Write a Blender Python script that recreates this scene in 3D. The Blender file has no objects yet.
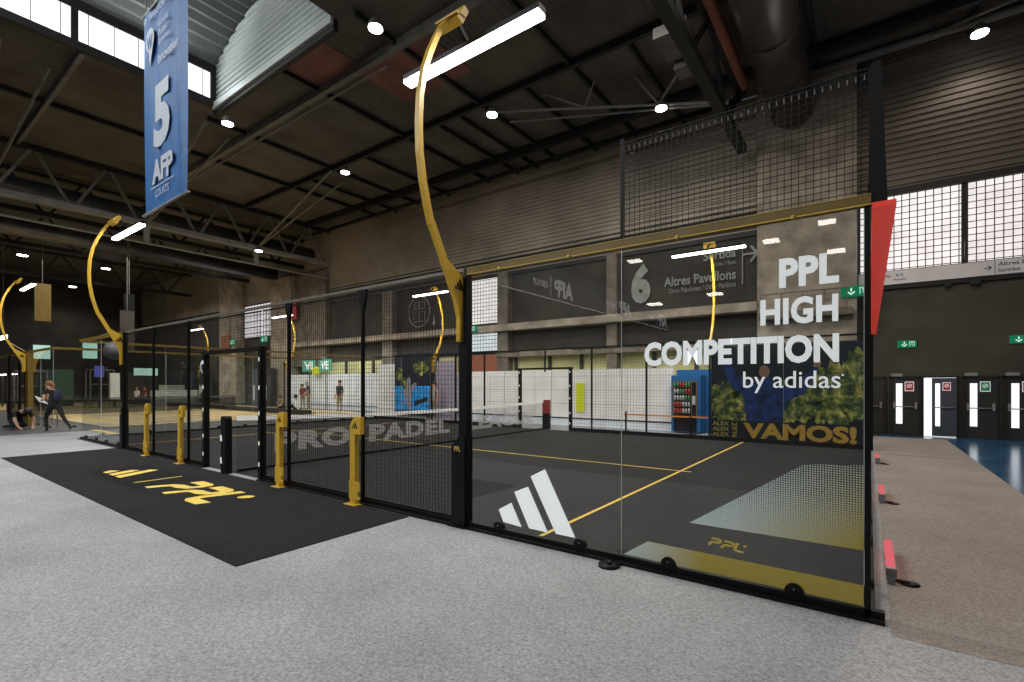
import bpy, bmesh, math, random
from mathutils import Vector, Matrix
random.seed(4)
SC = bpy.context.scene
COL = SC.collection
PI = math.pi

# ------------------------------------------------------------------ materials
def new_mat(name):
    m = bpy.data.materials.new(name); m.use_nodes = True
    nt = m.node_tree; nt.nodes.clear()
    out = nt.nodes.new('ShaderNodeOutputMaterial')
    return m, nt, out

def N(nt, t, **kw):
    n = nt.nodes.new(t)
    for k, v in kw.items(): setattr(n, k, v)
    return n

def pbr(name, col, rough=.6, metal=0, noise=0, nscale=20, bump=0, bscale=None, spec=.5, col2=None, detail=3, coat=0, glow=0):
    m, nt, out = new_mat(name)
    p = N(nt, 'ShaderNodeBsdfPrincipled')
    p.inputs['Roughness'].default_value = rough
    p.inputs['Metallic'].default_value = metal
    p.inputs['Specular IOR Level'].default_value = spec
    p.inputs['Coat Weight'].default_value = coat
    if glow: p.inputs['Emission Color'].default_value = (*col, 1); p.inputs['Emission Strength'].default_value = glow
    nt.links.new(p.outputs[0], out.inputs[0])
    tc = N(nt, 'ShaderNodeTexCoord')
    nz = N(nt, 'ShaderNodeTexNoise'); nz.inputs['Scale'].default_value = nscale; nz.inputs['Detail'].default_value = detail
    nt.links.new(tc.outputs['Object'], nz.inputs['Vector'])
    rmp = N(nt, 'ShaderNodeMix', data_type='RGBA')
    c1 = (*col, 1)
    c2 = (*col2, 1) if col2 else (*[max(0, c*(1-noise)) for c in col], 1)
    if not col2: c1 = (*[min(1, c*(1+noise)) for c in col], 1)
    rmp.inputs[6].default_value = c1; rmp.inputs[7].default_value = c2
    st = N(nt, 'ShaderNodeMapRange'); st.inputs[1].default_value = .35; st.inputs[2].default_value = .65
    nt.links.new(nz.outputs['Fac'], st.inputs[0]); nt.links.new(st.outputs[0], rmp.inputs[0])
    nt.links.new(rmp.outputs[2], p.inputs['Base Color'])
    if bump:
        b = N(nt, 'ShaderNodeBump'); b.inputs['Strength'].default_value = bump; b.inputs['Distance'].default_value = .01
        if bscale:
            n2 = N(nt, 'ShaderNodeTexNoise'); n2.inputs['Scale'].default_value = bscale
            nt.links.new(tc.outputs['Object'], n2.inputs['Vector']); nt.links.new(n2.outputs['Fac'], b.inputs['Height'])
        else: nt.links.new(nz.outputs['Fac'], b.inputs['Height'])
        nt.links.new(b.outputs[0], p.inputs['Normal'])
    return m

def emit(name, col, s):
    m, nt, out = new_mat(name)
    e = N(nt, 'ShaderNodeEmission'); e.inputs[0].default_value = (*col, 1); e.inputs[1].default_value = s
    nt.links.new(e.outputs[0], out.inputs[0]); return m

def glass_mat(name, ior=1.5, tint=(.93, .96, .95), boost=1.0):
    m, nt, out = new_mat(name)
    t = N(nt, 'ShaderNodeBsdfTransparent'); t.inputs[0].default_value = (*tint, 1)
    g = N(nt, 'ShaderNodeBsdfGlossy'); g.inputs['Roughness'].default_value = 0.0; g.inputs[0].default_value = (boost, boost, boost, 1)
    fr = N(nt, 'ShaderNodeFresnel'); fr.inputs[0].default_value = ior
    mx = N(nt, 'ShaderNodeMixShader')
    nt.links.new(fr.outputs[0], mx.inputs[0]); nt.links.new(t.outputs[0], mx.inputs[1]); nt.links.new(g.outputs[0], mx.inputs[2])
    nt.links.new(mx.outputs[0], out.inputs[0]); return m

def carpet_mat(name, c1, c2, fine=260, stain=.25, patch=None):
    m, nt, out = new_mat(name)
    p = N(nt, 'ShaderNodeBsdfPrincipled'); p.inputs['Roughness'].default_value = .95; p.inputs['Specular IOR Level'].default_value = .15
    tc = N(nt, 'ShaderNodeTexCoord')
    n1 = N(nt, 'ShaderNodeTexNoise'); n1.inputs['Scale'].default_value = 48; n1.inputs['Detail'].default_value = 8; n1.inputs['Roughness'].default_value = .8
    n2 = N(nt, 'ShaderNodeTexNoise'); n2.inputs['Scale'].default_value = .7; n2.inputs['Detail'].default_value = 5
    nt.links.new(tc.outputs['Object'], n1.inputs['Vector']); nt.links.new(tc.outputs['Object'], n2.inputs['Vector'])
    mr = N(nt, 'ShaderNodeMapRange'); mr.inputs[1].default_value = .36; mr.inputs[2].default_value = .64
    nt.links.new(n1.outputs['Fac'], mr.inputs[0])
    mx = N(nt, 'ShaderNodeMix', data_type='RGBA'); mx.inputs[6].default_value = (*c1, 1); mx.inputs[7].default_value = (*c2, 1)
    nt.links.new(mr.outputs[0], mx.inputs[0])
    m2 = N(nt, 'ShaderNodeMapRange'); m2.inputs[1].default_value = .3; m2.inputs[2].default_value = .7; m2.inputs[3].default_value = 1-stain; m2.inputs[4].default_value = 1
    nt.links.new(n2.outputs['Fac'], m2.inputs[0])
    mm = N(nt, 'ShaderNodeMix', data_type='RGBA', blend_type='MULTIPLY'); mm.inputs[0].default_value = 1
    nt.links.new(mx.outputs[2], mm.inputs[6]); nt.links.new(m2.outputs[0], mm.inputs[7])
    nt.links.new(mm.outputs[2], p.inputs['Base Color'])
    b = N(nt, 'ShaderNodeBump'); b.inputs['Strength'].default_value = .5; b.inputs['Distance'].default_value = .01
    nt.links.new(n1.outputs['Fac'], b.inputs['Height']); nt.links.new(b.outputs[0], p.inputs['Normal'])
    nt.links.new(p.outputs[0], out.inputs[0]); return m

def glassblock_mat(name, pitch, col, s, axis_h=0, mort=.13):
    """lit white glass bricks with dark joints"""
    m, nt, out = new_mat(name)
    tc = N(nt, 'ShaderNodeTexCoord'); sp = N(nt, 'ShaderNodeSeparateXYZ'); nt.links.new(tc.outputs['Object'], sp.inputs[0])
    facs = []
    for ax in (axis_h, 2):
        d = N(nt, 'ShaderNodeMath', operation='DIVIDE'); d.inputs[1].default_value = pitch; nt.links.new(sp.outputs[ax], d.inputs[0])
        fr = N(nt, 'ShaderNodeMath', operation='FRACT'); nt.links.new(d.outputs[0], fr.inputs[0])
        g = N(nt, 'ShaderNodeMath', operation='GREATER_THAN'); g.inputs[1].default_value = mort; nt.links.new(fr.outputs[0], g.inputs[0])
        facs.append(g)
    mu = N(nt, 'ShaderNodeMath', operation='MULTIPLY'); nt.links.new(facs[0].outputs[0], mu.inputs[0]); nt.links.new(facs[1].outputs[0], mu.inputs[1])
    nz = N(nt, 'ShaderNodeTexNoise'); nz.inputs['Scale'].default_value = 2.2; nt.links.new(tc.outputs['Object'], nz.inputs['Vector'])
    mr = N(nt, 'ShaderNodeMapRange'); mr.inputs[3].default_value = .75*s; mr.inputs[4].default_value = 1.2*s; nt.links.new(nz.outputs['Fac'], mr.inputs[0])
    e = N(nt, 'ShaderNodeEmission'); e.inputs[0].default_value = (*col, 1); nt.links.new(mr.outputs[0], e.inputs[1])
    d = N(nt, 'ShaderNodeBsdfDiffuse'); d.inputs[0].default_value = (.09, .07, .06, 1)
    mx = N(nt, 'ShaderNodeMixShader'); nt.links.new(mu.outputs[0], mx.inputs[0]); nt.links.new(d.outputs[0], mx.inputs[1]); nt.links.new(e.outputs[0], mx.inputs[2])
    nt.links.new(mx.outputs[0], out.inputs[0]); return m

def halftone_mat(name, x0, x1, slope=.9, r0=.70, r1=.27, zt=1.05):
    """printed dots on clear film: white fading to gold towards the right and bottom, thinning upward"""
    m, nt, out = new_mat(name)
    tc = N(nt, 'ShaderNodeTexCoord'); sp = N(nt, 'ShaderNodeSeparateXYZ'); nt.links.new(tc.outputs['Object'], sp.inputs[0])
    pitch = .0175
    def M(op, a, b=None, c=None):
        n = N(nt, 'ShaderNodeMath', operation=op)
        for i, v in enumerate((a, b, c)):
            if v is None: continue
            if isinstance(v, (int, float)): n.inputs[i].default_value = v
            else: nt.links.new(v, n.inputs[i])
        return n.outputs[0]
    fx = M('SUBTRACT', M('FRACT', M('DIVIDE', sp.outputs[0], pitch)), .5)
    fz = M('SUBTRACT', M('FRACT', M('DIVIDE', sp.outputs[2], pitch)), .5)
    r = M('SQRT', M('ADD', M('MULTIPLY', fx, fx), M('MULTIPLY', fz, fz)))
    # dot radius: large at the bottom, small at the top
    rad = N(nt, 'ShaderNodeMapRange'); rad.inputs[1].default_value = .15; rad.inputs[2].default_value = zt; rad.inputs[3].default_value = r0; rad.inputs[4].default_value = r1
    nt.links.new(sp.outputs[2], rad.inputs[0])
    on = M('LESS_THAN', r, rad.outputs[0])
    cf = N(nt, 'ShaderNodeMapRange'); cf.inputs[1].default_value = x0; cf.inputs[2].default_value = x1
    mixv = M('SUBTRACT', sp.outputs[0], M('MULTIPLY', M('SUBTRACT', sp.outputs[2], .42), slope))
    nt.links.new(mixv, cf.inputs[0])
    cm = N(nt, 'ShaderNodeMix', data_type='RGBA'); cm.inputs[6].default_value = (.62, .72, .70, 1); cm.inputs[7].default_value = (.44, .34, .06, 1)
    nt.links.new(cf.outputs[0], cm.inputs[0])
    d = N(nt, 'ShaderNodeBsdfPrincipled'); d.inputs['Roughness'].default_value = .5; nt.links.new(cm.outputs[2], d.inputs['Base Color'])
    t = N(nt, 'ShaderNodeBsdfTransparent')
    mx = N(nt, 'ShaderNodeMixShader'); nt.links.new(M('MULTIPLY', on, .95), mx.inputs[0]); nt.links.new(t.outputs[0], mx.inputs[1]); nt.links.new(d.outputs[0], mx.inputs[2])
    nt.links.new(mx.outputs[0], out.inputs[0]); return m

def translucent_print(name, col, a):
    m, nt, out = new_mat(name)
    d = N(nt, 'ShaderNodeBsdfDiffuse'); d.inputs[0].default_value = (*col, 1)
    t = N(nt, 'ShaderNodeBsdfTransparent'); mx = N(nt, 'ShaderNodeMixShader'); mx.inputs[0].default_value = a
    nt.links.new(t.outputs[0], mx.inputs[1]); nt.links.new(d.outputs[0], mx.inputs[2]); nt.links.new(mx.outputs[0], out.inputs[0]); return m

def foliage_mat(name):
    m, nt, out = new_mat(name)
    p = N(nt, 'ShaderNodeBsdfPrincipled'); p.inputs['Roughness'].default_value = .5
    tc = N(nt, 'ShaderNodeTexCoord')
    v = N(nt, 'ShaderNodeTexNoise'); v.inputs['Scale'].default_value = 4.0; v.inputs['Detail'].default_value = 7; v.inputs['Roughness'].default_value = .7
    nt.links.new(tc.outputs['Object'], v.inputs['Vector'])
    cr = N(nt, 'ShaderNodeValToRGB'); e = cr.color_ramp.elements
    e[0].position = .36; e[0].color = (.006, .012, .012, 1); e[1].position = .68; e[1].color = (.80, .66, .30, 1)
    x = cr.color_ramp.elements.new(.47); x.color = (.035, .07, .02, 1)
    x = cr.color_ramp.elements.new(.58); x.color = (.30, .27, .05, 1)
    nt.links.new(v.outputs['Fac'], cr.inputs[0]); nt.links.new(cr.outputs[0], p.inputs['Base Color'])
    nt.links.new(cr.outputs[0], p.inputs['Emission Color']); p.inputs['Emission Strength'].default_value = .18  # faint glow added to the print, which is no light source
    nt.links.new(p.outputs[0], out.inputs[0]); return m

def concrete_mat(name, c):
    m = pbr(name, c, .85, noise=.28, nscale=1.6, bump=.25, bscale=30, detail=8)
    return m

M = dict(
 carpet=carpet_mat('grey_felt_carpet', (.22,.22,.225), (.56,.56,.575)),
 carpet2=carpet_mat('taupe_carpet', (.20,.175,.16), (.48,.425,.385)),
 hallfloor=pbr('blue_polished_floor', (.02,.09,.19), .18, noise=.35, nscale=1.2, spec=.6),
 darkfloor=pbr('dark_floor', (.02,.02,.022), .6, noise=.3, nscale=2),
 mat=carpet_mat('black_mat', (.005,.005,.005), (.036,.036,.036), stain=.2),
 matpatch=carpet_mat('black_mat_patch', (.006,.006,.006), (.018,.018,.018), stain=.1),
 turf=carpet_mat('dark_turf', (.013,.013,.0135), (.048,.048,.049), stain=.25),
 tanturf=pbr('tan_court_floor', (.50,.36,.16), .45, noise=.25, nscale=.8),
 yline=pbr('yellow_line_paint', (.78,.54,.08), .7, noise=.1),
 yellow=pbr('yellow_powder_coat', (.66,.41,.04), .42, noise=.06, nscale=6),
 ymat=pbr('yellow_print', (.85,.62,.10), .7, noise=.08),
 gold=pbr('gold_print', (.55,.42,.08), .5, noise=.06),
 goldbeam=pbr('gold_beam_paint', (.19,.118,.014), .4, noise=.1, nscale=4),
 black=pbr('black_powder_coat', (.0028,.0028,.003), .5, noise=.2, spec=.25),
 blackpad=pbr('black_padding', (.0035,.0035,.0038), .6, noise=.2, spec=.25),
 wire=pbr('dark_fence_wire', (.009,.0085,.008), .5, spec=.3),
 wirel=pbr('pale_net_cord', (.30,.29,.27), .6),
 alu=pbr('galvanised_rail', (.20,.185,.15), .45, metal=.3, noise=.15),
 edge=pbr('glass_edge', (.55,.62,.6), .3),
 glass=glass_mat('tempered_glass', 1.66),
 glassclear=glass_mat('far_tempered_glass', 1.35),
 white=pbr('glowing_white_vinyl', (.92,.96,.96), .5, glow=.28),  # glow added so the unlit vinyl reads brighter
 whiteg=pbr('glowing_white_tape', (.92,.91,.88), .6, noise=.04, glow=.22),  # tape brightness helped by an added glow
 netlet=translucent_print('net_letter_print', (.80,.80,.78), .6),
 netm=pbr('black_net_cord', (.012,.012,.012), .7),
 red=pbr('glowing_red_paint', (.80,.05,.03), .35, noise=.15, nscale=3, glow=.35),  # light caught by the red beam is put in as glow
 pink=emit('pink_red_light_cover', (.85,.17,.19), .8),
 greyplas=pbr('grey_plastic', (.18,.19,.20), .5),
 roof=pbr('brown_roof_sheet', (.120,.107,.090), .75, noise=.22, nscale=.6, spec=.2),
 roofred=pbr('red_roof_sheet', (.22,.085,.07), .7, noise=.25, nscale=.9),
 steel=pbr('grey_painted_steel', (.16,.15,.135), .5, noise=.2, nscale=2),
 steeld=pbr('dark_painted_steel', (.014,.013,.012), .6, noise=.2, nscale=2),
 steell=pbr('pale_painted_steel', (.26,.25,.23), .5, noise=.15, nscale=2),
 ceilrib=pbr('sage_roof_sheet', (.20,.21,.195), .55, noise=.15, nscale=.5),
 gable=pbr('pale_corrugated_sheet', (.62,.67,.65), .4, metal=.1, noise=.15, nscale=.4),
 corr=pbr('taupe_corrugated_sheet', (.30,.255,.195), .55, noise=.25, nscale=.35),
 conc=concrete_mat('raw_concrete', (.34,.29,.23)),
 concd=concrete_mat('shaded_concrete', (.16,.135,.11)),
 wallg=pbr('dark_olive_wall', (.062,.054,.038), .75, noise=.22, nscale=.9),
 wallb=pbr('dark_brown_wall', (.045,.039,.032), .8, noise=.25, nscale=.7),
 olive=pbr('lit_olive_wall', (.55,.52,.26), .8, noise=.25, nscale=.5),
 door=pbr('dark_door_paint', (.035,.033,.028), .45, noise=.15),
 doorblue=pbr('blue_grey_door_paint', (.07,.08,.10), .4, noise=.1),
 sky=emit('daylight_pane', (.93,.98,1), 1.5),
 doorlight=emit('daylight_slot', (.93,.97,1), 1.2),
 signw=pbr('white_sign_board', (.80,.76,.74), .5, noise=.08, nscale=.8),
 ink=pbr('dark_blue_ink', (.03,.05,.14), .6),
 green=emit('green_exit_sign', (.01,.20,.09), .8),
 greenw=emit('green_sign_symbol', (.75,1,.85), .9),
 redsign=pbr('red_sign_print', (.55,.03,.03), .5),
 grsign=pbr('green_sign_print', (.02,.32,.14), .5),
 lamp=emit('lit_lamp_lens', (1,.93,.84), 14),
 led=emit('led_strip', (1,.98,.96), 9),
 banner=pbr('blue_banner_cloth', (.006,.10,.30), .6, noise=.15, nscale=3, bump=.3, bscale=3),
 bannerk=pbr('glowing_black_cloth', (.12,.135,.16), .7, noise=.3, glow=.35), afpw=pbr('glowing_banner_print', (.9,.9,.9), .6, glow=1.6),  # glow added to cloth and print so their mirror image shows; neither is lit
 bwhite=pbr('banner_white_print', (.46,.50,.56), .6),
 signgrey=pbr('grey_wall_lettering', (.30,.31,.29), .7, noise=.15, nscale=3),
 hoard=pbr('white_hoarding_sheet', (.90,.86,.84), .6, noise=.07, nscale=1.5),
 hoardc=pbr('cool_white_hoarding', (.80,.86,.94), .6, noise=.07, nscale=1.5),
 skirt=pbr('dark_skirting', (.03,.03,.03), .6),
 foliage=foliage_mat('glowing_foliage_print'),
 posterdk=pbr('poster_dark_print', (.006,.012,.025), .5, noise=.4, nscale=2),
 posterbl=pbr('poster_blue_print', (.012,.075,.36), .5, nscale=3.2, col2=(.004,.012,.05), detail=6),
 postergold=pbr('poster_gold_print', (.80,.45,.07), .5, noise=.1),
 posterskin=pbr('poster_skin_print', (.42,.24,.14), .5, noise=.15),
 poolblue=pbr('poster_bright_blue', (.02,.28,.68), .5, noise=.4, nscale=3),
 purple=pbr('mauve_grey_panel', (.30,.26,.32), .6, noise=.15),
 teal=pbr('teal_board', (.12,.48,.36), .6, noise=.1),
 vend=pbr('blue_vending_case', (.02,.15,.40), .4, noise=.1),
 vdark=pbr('vending_black', (.01,.01,.012), .3),
 bottle=pbr('bottle_red', (.6,.06,.05), .4), bottleg=pbr('bottle_green', (.10,.35,.12), .4), bottlew=pbr('bottle_pale', (.6,.6,.62), .4),
 orange=pbr('orange_tape', (.85,.30,.05), .5),
 skin=pbr('skin', (.48,.27,.18), .6, noise=.08), navy=pbr('navy_cloth', (.018,.024,.055), .8, noise=.2),
 blackc=pbr('black_cloth', (.004,.004,.005), .8, noise=.2), khaki=pbr('khaki_cloth', (.30,.24,.13), .8, noise=.15),
 redc=pbr('dark_red_cloth', (.20,.02,.03), .8, noise=.15), whitec=pbr('white_cloth', (.75,.76,.80), .8, noise=.05),
 hairb=pbr('auburn_hair', (.24,.09,.03), .6, noise=.3), haird=pbr('dark_hair', (.02,.014,.01), .6, noise=.3), hairg=pbr('grey_hair', (.35,.32,.30), .6, noise=.2),
 shoe=pbr('grey_shoe', (.25,.25,.26), .6), paper=pbr('white_paper', (.82,.84,.88), .7), brick=pbr('orange_board', (.35,.12,.07), .7, noise=.2),
 duct=pbr('dark_metal_duct', (.07,.062,.058), .35, metal=.6, noise=.25, nscale=1), ductl=pbr('silver_duct', (.11,.115,.125), .3, metal=.7, noise=.25, nscale=1.2),
 yball=pbr('lime_ball_skin', (.75,.80,.03), .4), ballb=pbr('blue_ball_patch', (.10,.13,.45), .4), gball=pbr('grey_ball_skin', (.13,.13,.14), .4),
 screen=emit('violet_screen', (.2,.2,.7), .5), clutter=pbr('dark_green_rig', (.02,.06,.035), .6, noise=.3),
 greenlit=emit('green_lit_window', (.62,.95,.80), .75), barw=pbr('pale_counter', (.5,.55,.5), .6),
)
# ------------------------------------------------------------------ mesh builder
class MB:
    def __init__(s): s.v = []; s.f = []; s.sm = []
    def add(s, vs, fs, smooth=False):
        o = len(s.v); s.v += [tuple(v) for v in vs]; s.f += [tuple(i+o for i in f) for f in fs]; s.sm += [smooth]*len(fs); return s
    def box(s, x0, x1, y0, y1, z0, z1):
        if x0 > x1: x0, x1 = x1, x0
        if y0 > y1: y0, y1 = y1, y0
        if z0 > z1: z0, z1 = z1, z0
        return s.add([(x0,y0,z0),(x1,y0,z0),(x1,y1,z0),(x0,y1,z0),(x0,y0,z1),(x1,y0,z1),(x1,y1,z1),(x0,y1,z1)],
              [(0,3,2,1),(4,5,6,7),(0,1,5,4),(1,2,6,5),(2,3,7,6),(3,0,4,7)])
    def tube(s, pts, r, n=8, cap=True, flat=1.0):
        pts = [Vector(p) for p in pts]; rs = r if isinstance(r, (list, tuple)) else [r]*len(pts)
        up0 = None; vs = []; fs = []
        for i, p in enumerate(pts):
            d = (pts[min(i+1, len(pts)-1)]-pts[max(i-1, 0)]).normalized()
            if up0 is None: up0 = Vector((0,0,1)) if abs(d.z) < .9 else Vector((1,0,0))
            a = d.cross(up0).normalized(); b = a.cross(d).normalized(); up0 = b
            for k in range(n):
                t = 2*PI*(k+.5)/n
                vs.append(p + a*math.cos(t)*rs[i]*flat + b*math.sin(t)*rs[i])
        for i in range(len(pts)-1):
            for k in range(n):
                fs.append((i*n+k, i*n+(k+1)%n, (i+1)*n+(k+1)%n, (i+1)*n+k))
        if cap: fs.append(tuple(range(n))[::-1]); fs.append(tuple((len(pts)-1)*n+k for k in range(n)))
        return s.add(vs, fs, n > 6)
    def bar(s, a, b, w=.05, h=None):
        return s.tube([a, b], (w if h is None else h)*.7071, 4, True, 1.0 if h is None else w/h)
    def prism(s, poly, y0, y1, axis='y'):
        """polygon of (u,v) pairs extruded; axis y: (u,y,v); x: (x,u,v); z: (u,v,z)"""
        def P(u, v, d): return {'y': (u, d, v), 'x': (d, u, v), 'z': (u, v, d)}[axis]
        n = len(poly); vs = [P(u, v, y0) for u, v in poly] + [P(u, v, y1) for u, v in poly]
        fs = [tuple(range(n)), tuple(range(n, 2*n))[::-1]] + [(i, i+n, (i+1) % n+n, (i+1) % n) for i in range(n)]
        return s.add(vs, fs)
    def ball(s, c, r, nu=14, nv=9, sc=(1,1,1), v0=0, v1=1):
        vs = []; fs = []
        for j in range(nv+1):
            t = PI*(v0+(v1-v0)*j/nv)
            for i in range(nu):
                a = 2*PI*i/nu
                vs.append((c[0]+r*sc[0]*math.sin(t)*math.cos(a), c[1]+r*sc[1]*math.sin(t)*math.sin(a), c[2]+r*sc[2]*math.cos(t)))
        for j in range(nv):
            for i in range(nu): fs.append((j*nu+i, (j+1)*nu+i, (j+1)*nu+(i+1) % nu, j*nu+(i+1) % nu))
        return s.add(vs, fs, True)
    def build(s, name, mat, parent=None, off=(0,0,0)):
        me = bpy.data.meshes.new(name); o = Vector(off)
        me.from_pydata([Vector(v)-o for v in s.v], [], s.f)
        bm = bmesh.new(); bm.from_mesh(me); bmesh.ops.recalc_face_normals(bm, faces=bm.faces[:]); bm.to_mesh(me); bm.free()
        for p, q in zip(me.polygons, s.sm): p.use_smooth = q
        me.materials.append(M[mat] if isinstance(mat, str) else mat)
        ob = bpy.data.objects.new(name, me); COL.objects.link(ob)
        if parent is not None: ob.parent = parent
        else: ob.location = o
        return ob
def tag(o, label=None, cat=None, group=None, kind=None):
    if label: o['label'] = label
    if cat: o['category'] = cat
    if group: o['group'] = group
    if kind: o['kind'] = kind
    return o
def thing(name, label, cat, loc, group=None, rz=0):
    o = bpy.data.objects.new(name, None); COL.objects.link(o); o.location = loc; o.rotation_euler = (0,0,rz); o.empty_display_size = .2
    return tag(o, label, cat, group)
def part(mb, name, mat, parent, label=None):
    """mesh given in world coordinates, stored relative to the top thing's location"""
    r = parent
    while r.parent: r = r.parent
    ob = mb.build(name, mat, parent, off=r.location)
    if label: ob['label'] = label
    return ob
def copy_thing(o, loc, label=None, group=None, rz=None):
    r = o.copy(); COL.objects.link(r); r.location = loc
    if rz is not None: r.rotation_euler = (0,0,rz)
    if label: r['label'] = label
    if group: r['group'] = group
    for ch in o.children:
        c = ch.copy(); COL.objects.link(c); c.parent = r
        for g in ch.children:
            d = g.copy(); COL.objects.link(d); d.parent = c
    return r
def struct(mb, name, mat, parent=None):
    o = mb.build(name, mat, parent)
    if parent is None: o['kind'] = 'structure'
    return o
# text: returns list of verts (u,v) & faces fitted into a w x h box
_tc = {}
def text_geo(s, bold=0.0, spacing=1.0):
    k = (s, bold, spacing)
    if k in _tc: return _tc[k]
    cu = bpy.data.curves.new('t', 'FONT'); cu.body = s; cu.offset = bold; cu.space_character = spacing; cu.resolution_u = 3; cu.fill_mode = 'FRONT'
    ob = bpy.data.objects.new('t', cu); COL.objects.link(ob)
    bpy.context.view_layer.update()
    me = ob.evaluated_get(bpy.context.evaluated_depsgraph_get()).to_mesh()
    vs = [(v.co.x, v.co.y) for v in me.vertices]; fs = [tuple(p.vertices) for p in me.polygons]
    bpy.data.objects.remove(ob, do_unlink=True); bpy.data.curves.remove(cu)
    x0 = min(v[0] for v in vs); x1 = max(v[0] for v in vs); y0 = min(v[1] for v in vs); y1 = max(v[1] for v in vs)
    vs = [((v[0]-x0)/(x1-x0), (v[1]-y0)/(y1-y0)) for v in vs]
    _tc[k] = (vs, fs); return _tc[k]
def text_mb(s, f, bold=0.0, spacing=1.0, mb=None):
    """f maps (u,v) in 0..1 to a world point"""
    mb = mb or MB(); vs, fs = text_geo(s, bold, spacing)
    mb.add([f(u, v) for u, v in vs], fs); return mb
def wall_text(s, x0, x1, z0, z1, y, bold=0.0, mb=None, spacing=1.0):
    return text_mb(s, lambda u, v: (x0+(x1-x0)*u, y, z0+(z1-z0)*v), bold, spacing, mb)

# ------------------------------------------------------------------ hall shell
W = 16.0
struct(MB().box(-70, 14, -22, 17.5, -.06, 0), 'floor', 'darkfloor')
struct(MB().box(1.86, 14, -4.1, W, 0, .004).box(-20, 1.86, 15.0, W, 0, .004), 'floor_blue', 'hallfloor')
struct(MB().box(-23.2, 1.86, -3.95, 15.0, 0, .006), 'floor_carpet', 'carpet')
struct(MB().box(.05, 1.86, -.22, 15.0, .006, .009), 'floor_carpet_strip', 'carpet2')
o = MB().box(.1, 1.86, 10.16, 10.2, .0093, .0113).build('carpet_seam', 'skirt'); tag(o, 'thin dark seam strip across the carpet beside the court end', 'strip')

CZ = 12.8
def corr_horizontal(x0, x1, z0, z1, y, pitch=.2, dep=.05):
    mb = MB(); prof = []; z = z0
    while z < z1-1e-6:
        prof += [(y-dep, z), (y-dep, z+pitch*.5), (y, z+pitch*.62), (y, z+pitch*.9)]; z += pitch
    prof.append((y-dep, z1))
    vs = []; fs = []
    for a, b in prof: vs += [(x0, a, b), (x1, a, b)]
    for i in range(len(prof)-1): fs.append((2*i, 2*i+1, 2*i+3, 2*i+2))
    return mb.add(vs, fs)
def corr_roof(x0, x1, y0, y1, z, pitch=.28, dep=.012):
    mb = MB(); prof = []; x = x0
    while x < x1-1e-6:
        prof += [(x, z), (x+pitch*.45, z), (x+pitch*.58, z+dep), (x+pitch*.88, z+dep)]; x += pitch
    prof.append((x1, z)); vs = []; fs = []
    for a, b in prof: vs += [(a, y0, b), (a, y1, b)]
    for i in range(len(prof)-1): fs.append((2*i, 2*i+1, 2*i+3, 2*i+2))
    return mb.add(vs, fs)
# walls
wr = struct(corr_horizontal(-3.5, 14, 8.15, CZ, W+.06), 'wall_far_right', pbr('dimmed_taupe_corrugated_sheet', (.15,.125,.10), .6, noise=.2, nscale=.35))  # same taupe sheet, colour darkened to dim this end of the wall
wu = struct(corr_horizontal(-32, -3.5, 7.6, CZ, W+.06), 'wall_far_upper', 'corr')
wl = struct(corr_horizontal(-70, -32, 8.5, CZ, W+.06), 'wall_far_left', 'corr')
struct(MB().box(-.38, 14, W, W+.3, 0, 5.0), 'wall_entrance', 'wallg')
struct(MB().box(-70, -3.5, W+.05, W+.3, 3.3, 8.6), 'wall_mezzanine', 'wallb')
struct(MB().box(-34, -3.5, W+.1, W+.3, 0, 3.3), 'wall_olive', 'olive')
struct(MB().box(-70, -34, W+.1, W+.3, 0, 3.3), 'wall_left_lower', 'wallb')
struct(MB().box(-70.3, -70, -22, W+.3, 0, CZ), 'wall_end', 'wallb')
struct(MB().box(14, 14.3, -22, W+.3, 0, CZ), 'wall_right', 'wallb')
struct(MB().box(-70, 14, -22.3, -22, 0, CZ), 'wall_back', 'wallb')
# roof: openings for the raised roof light
MX0, MX1, MY1 = -21.5, -13.4, 4.35
struct(corr_roof(-70, MX0-.1, -22, W, CZ+.05), 'ceiling', 'roof')
struct(corr_roof(MX0-.1, 14, MY1+.1, W, CZ+.05), 'ceiling_far', 'roof')
struct(corr_roof(MX1, 14, -22, MY1+.1, CZ+.05), 'ceiling_near', 'roof')
struct(MB().box(-17.2, -14.6, 4.5, 6.0, CZ+.02, CZ+.045).box(-15.0, -11.6, 6.3, 8.6, CZ+.02, CZ+.045), 'ceiling_red_patch', 'roofred')
# monitor vault (arched along x, runs along y)
def vaultz(x): t = (x-(MX0+MX1)/2)/((MX1-MX0)/2); return 14.45+1.15*(1-t*t)
mb = MB(); vs = []; fs = []; n = 20
for i in range(n*2+1):
    x = MX0+(MX1-MX0)*i/(n*2); z = vaultz(x)+(.12 if i % 2 else 0); vs += [(x, -22, z), (x, MY1+.05, z)]
for i in range(n*2): fs.append((2*i, 2*i+1, 2*i+3, 2*i+2))
struct(mb.add(vs, fs), 'ceiling_vault', 'ceilrib')
mb = MB(); z = CZ+.1
while z < 15.6:      # gable: pale horizontal corrugation closing the raised roof
    h = .21
    zz_ = z
    def xr(zv):
        if zv <= 14.45: return MX0, MX1
        t = math.sqrt(max(0, 1-(zv-14.45)/1.15)); c = (MX0+MX1)/2; hw = (MX1-MX0)/2*t; return c-hw, c+hw
    prof = [(MY1, z), (MY1, z+.09), (MY1+.09, z+.11), (MY1+.09, z+.165), (MY1, z+h)]
    for (ya, za), (yb, zb) in zip(prof[:-1], prof[1:]):
        a0, a1 = xr(za); b0, b1 = xr(zb)
        mb.add([(a0, ya, za), (a1, ya, za), (b1, yb, zb), (b0, yb, zb)], [(0,1,2,3)])
    z += h
struct(mb, 'wall_gable', 'gable')
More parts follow.
